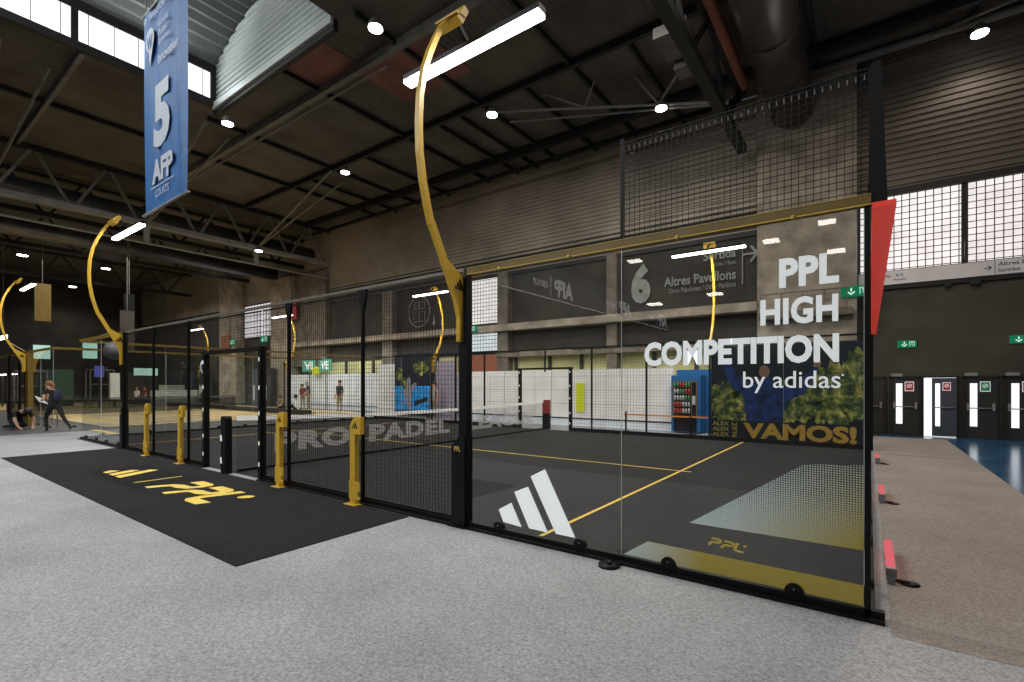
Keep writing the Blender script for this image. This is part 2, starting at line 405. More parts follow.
struct(MB().box(MX0, MX1, MY1-.12, MY1-.02, CZ-.15, CZ+.1), 'trim_1', 'gable')
struct(MB().box(MX0-.15, MX1, MY1-.02, MY1+.14, CZ-.32, CZ+.08), 'trim_2', 'steeld')
# skylight glazing along x=MX0
w1 = struct(MB().box(MX0-.06, MX0-.02, -22, MY1-.1, CZ+.25, 14.1), 'window_1', 'sky')
mb = MB().box(MX0-.1, MX0+.12, -22, MY1, CZ-.06, CZ+.2).box(MX0-.1, MX0+.05, -22, MY1, 14.08, 14.4)
y = MY1-.1
while y > -22:
    mb.box(MX0-.02, MX0+.06, y-.09, y+.09, CZ+.2, 14.1); y -= 2.05
part(mb, 'window_frame', 'steeld', w1)
mb = MB(); y = MY1-.45
while y > -22:
    mb.box(MX0-.02, MX0, y-.01, y+.01, CZ+.2, 14.1); y -= .68
part(mb, 'glazing_bar', 'steel', w1)
# glass block windows
def gb(x0, x1, z0, z1, nm, pitch, s=1.0, col=(1,.93,.90)):
    w = struct(MB().box(x0, x1, W+.0, W+.04, z0, z1), nm, glassblock_mat(nm+'_blocks', pitch, col, s))
    f = .06
    part(MB().box(x0-f, x1+f, W-.06, W+.05, z1, z1+f*1.5).box(x0-f, x1+f, W-.06, W+.05, z0-f, z0).box(x0-f, x0, W-.06, W+.05, z0, z1).box(x1, x1+f, W-.06, W+.05, z0, z1), 'window_frame', 'steeld', w)
    return w
gb(-.30, 2.32, 5.5, 8.0, 'window_2', .205, 1.05)
gb(2.46, 5.1, 5.5, 8.0, 'window_3', .205, .95)
gb(5.24, 8.0, 5.5, 8.0, 'window_4', .205, 1.0)
gb(-18.5, -16.3, 5.0, 7.5, 'window_5', .205, .95)
gb(-18.5, -16.3, 3.5, 4.45, 'window_6', .205, .85, (.88,.94,1))
gb(-44.7, -39.4, 5.7, 8.4, 'window_7', .5, .75, (1,.93,.95))
struct(MB().box(-.38, 14, W-.12, W+.08, 8.0, 8.22), 'trim_3', 'steeld')
# concrete
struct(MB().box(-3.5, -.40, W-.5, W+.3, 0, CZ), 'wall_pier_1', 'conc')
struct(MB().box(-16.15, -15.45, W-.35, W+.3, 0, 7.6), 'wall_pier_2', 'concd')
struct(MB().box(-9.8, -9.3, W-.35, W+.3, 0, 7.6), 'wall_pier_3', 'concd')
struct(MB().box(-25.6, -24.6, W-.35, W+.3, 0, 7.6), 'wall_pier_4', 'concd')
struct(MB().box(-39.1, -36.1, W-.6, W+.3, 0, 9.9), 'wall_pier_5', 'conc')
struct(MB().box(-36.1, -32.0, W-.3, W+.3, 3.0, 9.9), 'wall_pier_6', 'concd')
struct(MB().box(-48.2, -44.9, W-.6, W+.3, 0, 11.0), 'wall_pier_7', 'conc')
struct(MB().box(-36, -3.5, W-.6, W+.0, 4.46, 4.8), 'trim_4', 'conc')
struct(MB().box(-16.2, -3.5, W-.4, W+.0, 3.1, 3.35), 'trim_5', 'concd')
struct(MB().box(-3.3, -.5, W-.62, W-.5, 4.0, 4.25), 'trim_6', 'concd')
struct(MB().box(-39, -3.5, W-.02, W+.06, 7.45, 7.65).box(-39, -3.5, W-.1, W, 8.3, 8.36), 'trim_7', 'steeld')
# olive wall mullions
mb = MB()
for x in (-15.2, -13.1, -11.3, -9.5, -7.7, -5.9, -19, -21, -23, -27, -30): mb.box(x-.07, x+.07, W-.02, W+.1, 0, 3.3)
struct(mb, 'trim_8', 'wallb')
mb = MB().box(-18.3, -16.4, W, W+.08, 2.2, 3.3); struct(mb, 'trim_9', 'brick')

# sign strip over the entrance
t = thing('sign_strip', 'long white direction sign strip above the entrance doors, below the glass blocks', 'sign', (6, W-.1, 5.02))
part(MB().box(-.35, 13.8, W-.16, W-.02, 5.02, 5.46), 'board', 'signw', t)
mb = wall_text('Altres Pavellons', 3.14, 4.34, 5.27, 5.39, W-.165, .015)
wall_text('Sortides', 3.14, 3.62, 5.09, 5.20, W-.165, .015, mb); mb.box(3.065, 3.08, W-.165, W-.16, 5.05, 5.42)
wall_text('Pav', .40, .55, 5.26, 5.34, W-.165, .01, mb); wall_text('415', .66, .86, 5.26, 5.35, W-.165, .01, mb); wall_text('Pavello', .62, .95, 5.13, 5.2, W-.165, .01, mb)
mb.box(2.82, 2.98, W-.165, W-.16, 5.23, 5.25).prism([(2.90,5.31),(2.94,5.31),(3.01,5.24),(2.94,5.17),(2.90,5.17),(2.97,5.24)], W-.165, W-.16)
part(mb, 'lettering', 'ink', t)
struct(MB().box(-.38, 14, W-.1, W, 4.88, 5.0).box(2.5, 2.75, W-.2, W-.1, 4.78, 4.95).box(1.9, 2.05, W-.2, W-.1, 4.78, 4.92), 'trim_10', 'steeld')

# entrance doors
def exit_sign(x0, x1, z0, z1, y, label, nm='exit_sign'):
    t = thing(nm, label, 'exit sign', ((x0+x1)/2, y, z0)); w = x1-x0; h = z1-z0
    part(MB().box(x0, x1, y-.05, y, z0, z1), 'panel', 'green', t)
    mb = MB(); cx = x0+w*.36; c = (z0+z1)/2; a = h*.3
    mb.box(cx-a*.22, cx+a*.22, y-.056, y-.052, c, c+a*1.1)
    mb.prism([(cx-a, c+a*.1), (cx-a, c-a*.35), (cx, c-a*1.15), (cx+a, c-a*.35), (cx+a, c+a*.1), (cx, c-a*.55)], y-.056, y-.052)
    cx = x0+w*.76
    mb.box(cx-a*.9, cx+a*.9, y-.056, y-.052, c+a*.9, c+a*1.1).box(cx-a*.9, cx-a*.7, y-.056, y-.052, c-a, c+a).box(cx+a*.7, cx+a*.9, y-.056, y-.052, c-a, c+a)
    mb.ball((cx, y-.054, c+a*.55), a*.22, 6, 4, (1,.1,1)); mb.tube([(cx, y-.054, c+a*.3), (cx-a*.1, y-.054, c-a*.2), (cx+a*.3, y-.054, c-a*.9)], a*.13, 4)
    part(mb, 'symbols', 'greenw', t); return t
exit_sign(.72, 1.22, 2.9, 3.14, W, 'small green exit sign with down arrow above the second entrance door')
exit_sign(3.42, 3.95, 2.92, 3.16, W, 'small green exit sign with down arrow at the right edge of the entrance wall')
exit_sign(-.85, -.02, 4.66, 5.02, W-.55, 'large green exit sign with down arrow seen through the right glass panel')
exit_sign(-18.3, -17.3, 4.48, 4.86, W-.61, 'green exit sign between two glass block windows')
exit_sign(-40.6, -39.4, 5.05, 5.6, W-.65, 'green exit sign on the far concrete pier')
exit_sign(-46, -45, 5.05, 5.6, W-.65, 'green exit sign on the farthest concrete pier')
def small_sign(x, z, y, mat, parent, s=.2):
    nt_ = part(MB().box(x-s/2, x+s/2, y-.008, y, z-s*.65, z+s*.65), 'notice', 'white', parent)
    mb = MB().box(x-s*.42, x+s*.42, y-.011, y-.009, z-s*.55, z+s*.55); part(mb, 'notice_print', mat, nt_)
    mb = MB().tube([(x+s*.25*math.cos(a*.63), y-.013, z+.02+s*.25*math.sin(a*.63)) for a in range(11)], .009, 4); mb.bar((x-s*.15, y-.013, z+.02-s*.15), (x+s*.15, y-.013, z+.02+s*.15), .018)
    part(mb, 'notice_symbol', 'white', nt_)
DZ = 1.93
doors = [(-.62,.40,'r',-1), (.50,1.33,'r',1), (2.34,3.19,'g',1), (3.27,4.12,'r',1), (4.25,5.1,'g',1)]
for k, (x0, x1, sg, q) in enumerate(doors):
    d = MB().box(x0+.06, x1-.06, W-.05, W-.005, .01, DZ-.04).build('door_%d' % (k+1), 'door'); d['kind'] = 'structure'
    part(MB().box(x0, x0+.06, W-.09, W, 0, DZ).box(x1-.06, x1, W-.09, W, 0, DZ).box(x0, x1, W-.09, W, DZ-.05, DZ+.03), 'door_frame', 'steeld', d)
    xs = x0+.18
    part(MB().box(xs, xs+.17, W-.06, W-.05, .38, 1.72), 'vision_slot', 'doorlight', d)
    part(MB().tube([(x0+.1, W-.12, .95), (x1-.1, W-.12, .95)], .018).box(x0+.1, x0+.16, W-.14, W-.05, .88, 1.1).box(x1-.16, x1-.1, W-.14, W-.05, .88, 1.1), 'push_bar', 'steell', d)
    part(MB().box(x0+.05, x0+.35, W-.14, W-.08, DZ+.02, DZ+.12), 'door_closer', 'steell', d)
    small_sign(x0+.53, 1.62, W-.052, 'redsign' if sg == 'r' else 'grsign', d, .24)
# the open door
d = MB().box(1.38, 2.24, W-.02, W-.005, 0.01, DZ).build('door_6', 'doorlight'); d['kind'] = 'structure'
part(MB().box(1.36, 1.4, W-.09, W, 0, DZ).box(2.2, 2.26, W-.09, W, 0, DZ).box(1.36, 2.26, W-.09, W, DZ-.03, DZ+.03), 'door_frame', 'steeld', d)
lf = part(MB().box(1.60, 2.2, W-.12, W-.07, .03, DZ-.04), 'door_leaf', 'doorblue', d)
part(MB().box(1.68, 1.80, W-.13, W-.12, .35, 1.72), 'vision_slot', 'doorlight', lf)
part(MB().tube([(1.64, W-.17, .95), (2.16, W-.17, .95)], .018), 'push_bar', 'steell', lf)
small_sign(1.96, 1.62, W-.122, 'redsign', d, .2)

# ------------------------------------------------------------------ roof steel
def beam_x(y, x0, x1, w, h, mat='steeld', z=CZ):
    return MB().box(x0, x1, y-w/2, y+w/2, z-h, z+.03)
for i, (y, w, h, mt, lab) in enumerate([(6.1,.2,.26,'steel','heavy dark roof beam running past the roof light'), (10.15,.16,.22,'steeld','thin dark roof beam over the far side of the court'),
        (14.15,.22,.35,'steeld','dark roof beam nearest the corrugated wall')]):
    o = beam_x(y, -31.8, 14, w, h).build('roof_beam', mt); tag(o, lab, 'beam')
o = MB().box(-31.8, -21.6, .3, .42, CZ-.18, CZ).build('roof_beam', 'steel'); tag(o, 'grey roof beam left of the blue banner', 'beam')
o = MB().box(-31.8, MX1, 6.28, 6.34, CZ-.4, CZ-.34).build('pipe_run', 'steel'); tag(o, 'grey pipe along the heavy roof beam', 'pipe')
o = MB().tube([(-31.8, 14.6, 12.1), (-3.9, 14.6, 12.1)], .09, 8).build('pipe_run', 'black'); tag(o, 'black pipe below the roof beside the corrugated wall', 'pipe')
mb = MB()
purl = [(-12.6,4.5), (-17,4.5), (-22.6,4.5), (-26.5,-22), (-8.5,4.5), (-1.5,4.5), (2.5,4.5), (7,4.5)]
for i, (x, y0) in enumerate(purl):
    o = MB().box(x-.06, x+.06, y0, W, CZ-.14, CZ+.03).build('roof_purlin', 'steeld'); tag(o, 'thin dark purlin running across the roof to the corrugated wall', 'purlin', 'roof purlins')
# short purlins between the last two beams
for i, x in enumerate((-24.6, -20.0, -15, -13.8, -10.5, -6.4)):
    o = MB().box(x-.05, x+.05, 10.2, W, CZ-.2, CZ-.02).build('roof_purlin', 'steeld'); tag(o, 'short dark purlin between the roof beams near the wall', 'purlin', 'short roof purlins')
o = MB().tube([(-3.3, W-.65, CZ-.12), (14, W-.25, CZ-.12)], .13, 8).build('pipe_run', 'steell'); tag(o, 'pale pipe along the top of the right corrugated wall', 'pipe')

def truss(x, zt, zb, y0, y1, label, mt='steel', step=1.9, ph=0):
    t = thing('roof_truss', label, 'truss', (x, (y0+y1)/2, zb))
    part(MB().box(x-.14, x+.14, y0, y1, zt-.18, zt), 'top_chord', 'steeld', t)
    part(MB().box(x-.16, x+.16, y0, y1, zb-.13, zb+.13), 'bottom_chord', 'steell' if mt == 'steel' else mt, t)
    mb = MB(); y = y0+ph; k = 0
    while y+step < y1:
        a, b = (zb, zt-.1) if k % 2 == 0 else (zt-.1, zb)
        mb.bar((x, y, a), (x, y+step*.9, b), .12); y += step; k += 1
    part(mb, 'web', mt, t)
    return t
t = truss(-32.0, CZ-.05, 10.35, -22, W, 'large steel truss crossing the roof left of the banner', 'steel', 1.35)
mb = MB()
for y in (-.6, 5.2, 10.9):
    mb.box(-32.1, -31.9, y-.12, y+.12, 9.35, 10.3)
mb.tube([(-32, -22, 9.3), (-32, W, 9.3)], .05, 6); part(mb, 'king_post', 'steell', t)
mb = MB()
for y in (-.6, 5.2, 10.9):
    mb.tube([(-32, y, 10.3), (-22.5, y-.8, 12.6)], .06, 6); mb.tube([(-32, y, 10.3), (-23.4, y+.5, 12.7)], .05, 6)
    mb.tube([(-32, y, 10.3), (-41, y, 12.6)], .07, 6)
part(mb, 'diagonal_brace', 'steel', t)
for x, lab in ((-35.5, 'dark steel truss behind the large truss'), (-44, 'dark steel truss farther along the left roof'), (-56, 'dark steel truss at the far end of the hall')):
    t = truss(x, CZ-.1, 10.6, -22, W, lab, 'steeld', 1.5)
t = truss(-4.0, CZ-.05, 10.6, 4.6, W-.6, 'dark steel truss beside the big round duct above the court', 'steeld', 2.1)
mb = MB().tube([(-4.0, 13.2, 11.38), (-12.8, 10.9, 12.8)], .05, 6).tube([(-4.0, 13.2, 11.33), (-12.5, 12.0, 12.8)], .05, 6)
mb.tube([(-6.25, 12.6, 11.75), (-7.0, 12.2, 12.85)], .045, 6).tube([(-6.25, 12.6, 11.75), (-5.0, 12.2, 12.85)], .045, 6).tube([(-8.9, 11.95, 12.2), (-10.3, 11.2, 12.85)], .04, 6).tube([(-8.9, 11.95, 12.2), (-8.3, 11.6, 12.85)], .04, 6)
part(mb, 'diagonal_brace', 'steell', t)
part(MB().box(-4.95, -4.05, 8.6, 9.8, 11.2, 11.5).box(-4.8, -4.3, 9.9, 10.5, 11.0, 11.4), 'junction_box', 'steel', t)
o = MB().tube([(-2.3, 4.8, 11.6), (-2.3, 9, 11.6), (-2.3, 15.3, 11.6)], .72, 24).build('air_duct', 'duct'); tag(o, 'big dark round air duct over the right half of the court', 'air duct')
for y in (8, 10.4, 12.8): part(MB().tube([(-2.3, y, 11.6), (-2.3, y+.06, 11.6)], .75, 24), 'duct_joint', 'duct', o)
for p in o.children: p.matrix_parent_inverse = o.matrix_world.inverted()
o = MB().tube([(-3.55, 5, 11.9), (-3.55, 13.5, 11.9)], .14, 8).build('pipe_run', 'brick'); tag(o, 'orange-lit beam beside the big round duct, the light put into its colour', 'pipe')  # coloured orange to stand in for the orange light on this beam
o = MB().tube([(-33.6, -21.9, 11.1), (-33.6, 15.5, 11.1)], .55, 16).build('air_duct', 'ductl'); tag(o, 'silver round air duct behind the large left truss', 'air duct')
o = MB().tube([(-38.6, -21.9, 10.4), (-38.6, 15.5, 10.4)], .5, 16).build('air_duct', 'ductl'); tag(o, 'silver round air duct farther left, above the next courts', 'air duct')
for x, y, lab in ((1.2, 13.5, 'V of thin steel braces above the lit lamp at the upper right'), (6.5, 12.0, 'V of thin steel braces beyond the right edge of the frame')):
    mb = MB().tube([(x, y+2.2, 12.78), (x+2.3, y, 11.9), (x+4, y+2.2, 12.78)], .05, 6)
    o = mb.build('roof_brace', 'steel'); tag(o, lab, 'brace')

# ------------------------------------------------------------------ high bay lamps
def high_bay(x, y, z, label, e=90, r=.17, light=True):
    t = thing('high_bay_lamp', label, 'ceiling lamp', (x, y, z), 'round high bay lamps')
    part(MB().tube([(x, y, z+.05), (x, y, z+.16), (x, y, z+.3)], [r*1.15, r*.95, r*.5], 16), 'lamp_housing', 'steel', t)
    part(MB().tube([(x, y, z), (x, y, z+.045)], r, 16), 'lamp_lens', 'lamp', t)
    part(MB().tube([(x, y, z+.3), (x, y, CZ+.06)], .007, 4), 'suspension_rod', 'steeld', t)
    if light:
        l = bpy.data.lights.new('bay', 'SPOT'); l.energy = e*6; l.spot_size = 2.6; l.spot_blend = .6; l.shadow_soft_size = .2; l.color = (1,.90,.78)
        lo = bpy.data.objects.new('high_bay_light', l); COL.objects.link(lo); lo.location = (x, y, z-.05)
for x, y, z, lab in ((-11.74,4.6,11.95,'round lit lamp beside the upper end of the nearest yellow mast'), (-20.8,4.5,11.95,'round lit lamp just right of the blue banner'),
        (-20.9,9.8,11.95,'round lit lamp between the banner and the nearest yellow mast'), (-30.4,10.3,9.75,'round lit lamp under the large left truss'),
        (-11.84,10.0,11.95,'round lit lamp right of the nearest yellow mast'), (-6.16,12.6,11.55,'round lit lamp under the braces above the court'),
        (2.6,14.9,11.95,'round lit lamp at the upper right above the entrance')):
    high_bay(x, y, z, lab, e=(22 if x > 2 else 60 if y > 12 else 90), r=.2)
for i, (x, y) in enumerate(((-53,3.7), (-43.3,6.75), (-53.3,8.7), (-62,10.0), (-66,9.2), (-43.6,13.4), (-44.9,3.4))):
    high_bay(x, y, 11.5, 'small round lit lamp in the roof beyond the large left truss', light=(i % 2 == 0), r=.3)

# ------------------------------------------------------------------ court
CW = 10.8
ct = MB().box(-19.96, -.035, .035, CW-.035, .008, .014).build('court_turf', 'turf'); tag(ct, 'dark grey padel court turf inside the near glass court', 'court floor')
def line(mb, parent, nm='court_line'):
    ob = mb.build(nm, 'yline', parent); return ob
L = .05
line(MB().box(-3.05-L/2, -3.05+L/2, .05, CW-.05, .015, .018), ct)
line(MB().box(-16.95-L/2, -16.95+L/2, .05, CW-.05, .015, .018), ct)
line(MB().box(-17.15, -2.85, 5.05-L/2, 5.05+L/2, .0185, .0205), ct)

def glass_panel(name, label, axis, c, a0, a1, z0=.08, z1=2.98, clamps=True, mat='glass', edge=True, grp=None):
    """axis 'x': panel along x at y=c; axis 'y': along y at x=c"""
    def B(mb, u0, u1, v0, v1, d0, d1):
        return mb.box(u0, u1, c+d0, c+d1, v0, v1) if axis == 'x' else mb.box(c+d0, c+d1, u0, u1, v0, v1)
    loc = ((a0+a1)/2, c, z0) if axis == 'x' else (c, (a0+a1)/2, z0)
    t = thing(name, label, 'glass panel', loc, grp)
    mb = MB()
    if axis == 'x': mb.add([(a0,c,z0),(a1,c,z0),(a1,c,z1),(a0,c,z1)], [(0,1,2,3)])
    else: mb.add([(c,a0,z0),(c,a1,z0),(c,a1,z1),(c,a0,z1)], [(0,1,2,3)])
    part(mb, 'pane', mat, t)
    if edge:
        mb = MB(); B(mb, a1-.004, a1, z0, z1, -.004, .004)
        part(mb, 'polished_edge', 'edge', t)
    if clamps:
        for u in (a0+.45, a1-.45):
            mb = MB(); poly = [(u+.068*math.cos(k*PI/10), z0+.068*math.sin(k*PI/10)) for k in range(11)]
            mb.prism(poly, c-.025, c+.025, axis='y' if axis == 'x' else 'x'); cl_ = part(mb, 'clamp', 'black', t)
            mb = MB(); mb.tube([(u, c-.03, z0+.025), (u, c-.025, z0+.025)] if axis == 'x' else [(c-.03, u, z0+.025), (c-.025, u, z0+.025)], .008, 8); part(mb, 'clamp_bolt', 'greyplas', cl_)
    return t
GN = 0.0
g1 = glass_panel('glass_panel', 'right end glass wall panel with white PPL HIGH COMPETITION lettering', 'x', GN, -1.995, -.10)
g2 = glass_panel('glass_panel', 'glass wall panel with the white three-stripe logo at its foot', 'x', GN, -3.94, -2.0)
yf = -.012
mb = MB()
def wt(s, x0, x1, z0, z1, b=.02, sp=1.0): wall_text(s, x0, x1, z0, z1, yf, b, mb, sp)
wt('PPL', -.655, -.255, 2.455, 2.685, .045, 1.05); wt('HIGH', -.79, -.26, 2.165, 2.375, .04, 1.05); wt('COMPETITION', -1.77, -.255, 1.86, 2.08, .045, 1.02)
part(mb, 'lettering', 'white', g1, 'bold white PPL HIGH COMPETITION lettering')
mb = MB(); wt('by adidas', -.92, -.245, 1.625, 1.80, 0.004, 1.0); mb.tube([(-.235, yf, 1.76), (-.230, yf, 1.77)], .008, 8)
part(mb, 'small_lettering', 'white', g1, 'thin white by adidas lettering')
# gold halftone print
def fl(poly, y, name, mat, parent, label=None):
    mb = MB().add([(u, y, v) for u, v in poly], [tuple(range(len(poly)))]); return part(mb, name, mat, parent, label)
# object coords are relative to panel origin: compensate by using material ranges in local space
def halft_local(name, x0, x1, ox, slope, r0, r1):
    return halftone_mat(name, x0-ox, x1-ox, slope, r0, r1)
ox = g1.location.x
fl([(-1.98,.085),(-1.74,.25),(-.06,.235),(-.06,.085)], -.004, 'gold_print', halft_local('gold_print_low', -1.95, -1.25, ox, 0.0, .72, .62), g1, 'gold dotted strip fading to white at its left')
fl([(-1.36,.485),(-.48,1.08),(-.06,1.11),(-.06,.49)], -.004, 'gold_print', halft_local('gold_print_high', -1.15, -.15, ox, 1.0, .72, .30), g1, 'dotted wedge print fading from gold to white')
# PPL logo drawn with strokes
def ppl(f, th=.17):
    """f(u,v): u 0..3.1, v 0..1, slanted"""
    mb = MB()
    def S(u, v): return f(u+.28*v, v)
    def strip(pts, w):
        ps = [Vector(p) for p in pts]; L_, R_ = [], []
        for i, p in enumerate(ps):
            d = (ps[min(i+1, len(ps)-1)]-ps[max(i-1, 0)]).normalized(); nn = Vector((-d.y, d.x))*w/2
            L_.append(p+nn); R_.append(p-nn)
        vs = [S(q.x, q.y) for q in L_]+[S(q.x, q.y) for q in R_]; n_ = len(ps)
        mb.add(vs, [(i, i+1, n_+i+1, n_+i) for i in range(n_-1)])
    for u0 in (0, .95):
        strip([(u0+.05,.88),(u0+.55,.88),(u0+.70,.84),(u0+.76,.70),(u0+.72,.53),(u0+.55,.47),(u0+.28,.47),(u0+.15,.40),(u0+.10,.22),(u0+.08,0)], .24)
    strip([(1.95,1.0),(1.93,.35),(1.98,.16),(2.12,.11),(2.6,.11)], .24)
    mb.add([S(2.5+.14*math.cos(k*PI/6), .82+.14*math.sin(k*PI/6)) for k in range(12)], [tuple(range(12))])
    return mb
part(ppl(lambda u, v: (-1.20+.29*u/2.7, yf, .325+.075*v-.02*u/2.7)), 'small_logo', 'gold', g1, 'small gold PPL logo')
def stripes(f):
    """three slanted bars, unit box"""
    mb = MB()
    for P in ([(0,.20),(.175,.345),(.30,0.0),(.12,0.0)], [(.235,.575),(.41,.69),(.66,0.0),(.42,0.0)], [(.455,.90),(.64,1.0),(1.0,0.0),(.75,0.0)]):
        mb.add([f(u, v) for u, v in P], [(0,1,2,3)])
    return mb
mb = MB()
for P in ([(-3.49,.285),(-3.31,.385),(-3.17,.14),(-3.42,.155)], [(-3.27,.51),(-3.085,.59),(-2.83,.14),(-3.07,.145)], [(-3.05,.705),(-2.865,.80),(-2.50,.145),(-2.73,.145)]):
    mb.add([(u, yf, v) for u, v in P], [(0,1,2,3)])
part(mb, 'stripe_logo', 'white', g2, 'white logo of three slanted bars')

# end wall (x=0) glass, seen almost edge-on, and other glass
def span(a, b, n): return [(a+(b-a)*i/n, a+(b-a)*(i+1)/n) for i in range(n)]
for i, (a, b) in enumerate(span(.05, CW-.05, 5)):
    glass_panel('glass_panel', ['nearest','second','middle','fourth','farthest'][i]+' glass panel of the right end wall, seen edge-on', 'y', -.066, a+.01, b-.01, mat='glassclear', edge=False)
    glass_panel('glass_panel', ['nearest','second','middle','fourth','farthest'][i]+' glass panel of the left end wall of the near court', 'y', -20.0, a+.01, b-.01, mat='glassclear', edge=(i == 0))
glass_panel('glass_panel', 'far side glass panel in front of the VAMOS poster', 'x', CW, -1.99, -.05, mat='glassclear', edge=False)
glass_panel('glass_panel', 'far side glass panel left of the VAMOS lettering', 'x', CW, -3.95, -2.01, mat='glassclear')
glass_panel('glass_panel', 'near side glass panel at the left end, reflecting the striding person', 'x', 0, -19.95, -18.01)
glass_panel('glass_panel', 'near side glass panel beside the second yellow mast', 'x', 0, -17.99, -16.07)
glass_panel('glass_panel', 'far side glass panel at the far left corner', 'x', CW, -19.95, -18.01, mat='glassclear')
glass_panel('glass_panel', 'far side glass panel beside the far left mast', 'x', CW, -17.99, -16.07, mat='glassclear')

def wire_panel(label, y, x0, x1, z0, z1, pitch=.055, r=.0022, mat='wire', grp=None, px=None, mast=None):
    t = thing('mesh_fence_panel', label, 'fence panel', ((x0+x1)/2, y, z0), grp)
    mb = MB(); x = x0+.02
    while x < x1: mb.box(x-r, x+r, y-r, y+r, z0, z1); x += pitch
    z = z0+.02
    while z < z1: mb.box(x0, x1, y-r, y+r, z-r, z+r); z += pitch
    part(mb, 'wire_mesh', mat, t)
    part(MB().box(x0, x1, y-.01, y+.01, z0, z0+.025), 'frame_bar', 'black', t); part(MB().box(x0, x1, y-.01, y+.01, z1-.025, z1), 'frame_bar', 'black', t)
    return t
NX = [-4, -6, -8, -8.84, -11.12, -12, -14, -16]
labs = {(-6,-4): 'near mesh panel just left of the tall black post with yellow mast', (-8,-6): 'near mesh panel between the two right-hand yellow brackets',
        (-8.84,-8): 'narrow near mesh panel right of the doorway', (-12,-11.12): 'narrow near mesh panel left of the doorway',
        (-14,-12): 'near mesh panel between the two left-hand yellow brackets', (-16,-14): 'near mesh panel beside the second yellow mast'}
for (a, b), lab in labs.items(): wire_panel(lab, 0.0, a+.04, b-.04, .08, 3.0)
wire_panel('near mesh panel above the doorway', 0.0, -11.1, -8.86, 2.32, 3.0)
# far side: coarser drawing
fl_ = [(-6,-4,'far mesh panel next to the glass by the vending machine'), (-8,-6,'far mesh panel right of the far doorway'), (-12.9,-11.12,'far mesh panel left of the far doorway'),
       (-8.84,-8,'narrow far mesh panel beside the far doorway'), (-14.5,-12.9,'far mesh panel third from the far left mast'), (-16,-14.5,'far mesh panel beside the far left mast')]
for a, b, lab in fl_: wire_panel(lab, CW, a+.03, b-.03, .08, 2.95, .10, .0022)
# upper netting above the first glass panel and along the end wall
t = thing('upper_net', 'square mesh net above the right end glass panel', 'net', (-1, 0, 3.08))
mb = MB(); x = -1.97
while x < -.03: mb.box(x-.0022, x+.0022, -.003, .003, 3.08, 3.97); x += .05
z = 3.1
while z < 3.97: mb.box(-1.98, -.02, -.003, .003, z-.0022, z+.0022); z += .05
part(mb, 'wire_mesh', 'wire', t)
mb = MB(); x = -1.92
while x < -.05: part(MB().tube([(x, -.01, 3.90), (x, -.015, 3.935)], .0045, 4), 'net_hook', 'wirel', t); x += .052
mb = MB()
for i in range(26):
    x = -1.9+i*.045; z = 3.42+.012*math.sin(i*1.3)
    if i % 5: part(MB().tube([(x, -.008, z), (x, -.008, z+.03)], .003, 4), 'zip_tie', 'wirel', t)
for i in range(12):
    x = -1.93+.02*(i % 2); z = 3.15+i*.065; part(MB().tube([(x, -.008, z), (x+.03, -.008, z)], .003, 4), 'zip_tie', 'wirel', t)
part(MB().tube([(-1.98, 0, 3.98), (0, 0, 3.98)], .008, 6), 'top_cable', 'black', t)
t = thing('upper_net', 'mesh net above the right end wall, seen edge-on', 'net', (0, 5, 3.08))
mb = MB(); y = .03
while y < CW: mb.box(-.066, -.062, y-.002, y+.002, 3.08, 3.97); y += .1
z = 3.1
while z < 3.97: mb.box(-.066, -.062, 0, CW, z-.002, z+.002); z += .06
part(mb, 'wire_mesh', 'wire', t)
part(MB().tube([(-.064, 0, 3.98), (-.064, CW, 3.98)], .012, 6), 'top_cable', 'black', t)

# posts
def post(label, x, y, z1, w=.05, head=None, z0=0, nm='court_post'):
    t = thing(nm, label, 'post', (x, y, z0))
    part(MB().box(x-w/2, x+w/2, y-.022, y+.022, z0, z1), 'post_tube', 'black', t)
    if head:
        part(MB().prism([(x-w/2, z1-.30), (x-w/2-.05, z1-.14), (x-w/2-.07, z1), (x+w/2+.07, z1), (x+w/2+.05, z1-.14), (x+w/2, z1-.30)], y-.02, y+.02), 'gusset', 'black', t)
    return t
post('thin black post at the right edge of the doorway side, beside the third yellow bracket', -7.95, 0, 3.03, .042, True)
post('thin black post beside the yellow bracket nearest the camera', -5.97, 0, 3.03, .042, True)
post('thin black post beside the second yellow bracket from the left', -11.97, 0, 3.03, .042, True)
post('thin black post beside the leftmost yellow bracket', -13.97, 0, 3.03, .042, True)
for x, lab in ((-4, 'far side thin post near the vending machine'), (-6,'far side thin post right of the yellow-green strip'), (-8,'far side thin post right of the far doorway'),
               (-9.95,'far side thin post above the far doorway'), (-12.9,'far side thin post left of the far doorway'), (-14.5,'far side thin post seen through the near mesh'), (-16,'far side post at the far left mast'), (0,'far side corner post at the right end')):
    if x == -9.95: post(lab, x, CW, 3.0, .05, None, 2.15)
    else: post(lab, x, CW, 3.0, .05)
def tall_post(label, x, y, sgn=-1):
    t = thing('court_post', label, 'post', (x, y, 0))
    part(MB().box(x-.0, x+.045, y-.05, y+.05, 0, 3.06), 'post_tube', 'black', t)
    part(MB().box(x-.08, x-.001, y-.045, y+.045, 1.0, 2.19), 'back_tube', 'black', t)
    s = part(MB().prism([(x-.17, .02), (x+.035, .02), (x+.035, 1.08), (x-.05, 1.08), (x-.17, .96)], y-.07, y+.07), 'padded_sleeve', 'blackpad', t)
    part(MB().prism([(x-.27+.13, 0), (x+.06, 0), (x+.06, .03), (x-.10, .03)], y-.1, y+.1).box(x-.22, x+.06, y-.11, y+.09, 0, .02), 'foot_plate', 'black', t)
    part(wall_text('PPL', x-.13, x-.03, .90, .96, y-.073, .03), 'sleeve_logo', 'gold', t)
    return t
tall_post('tall black padded post where the glass meets the mesh, carrying the nearest mast', -3.99, 0)
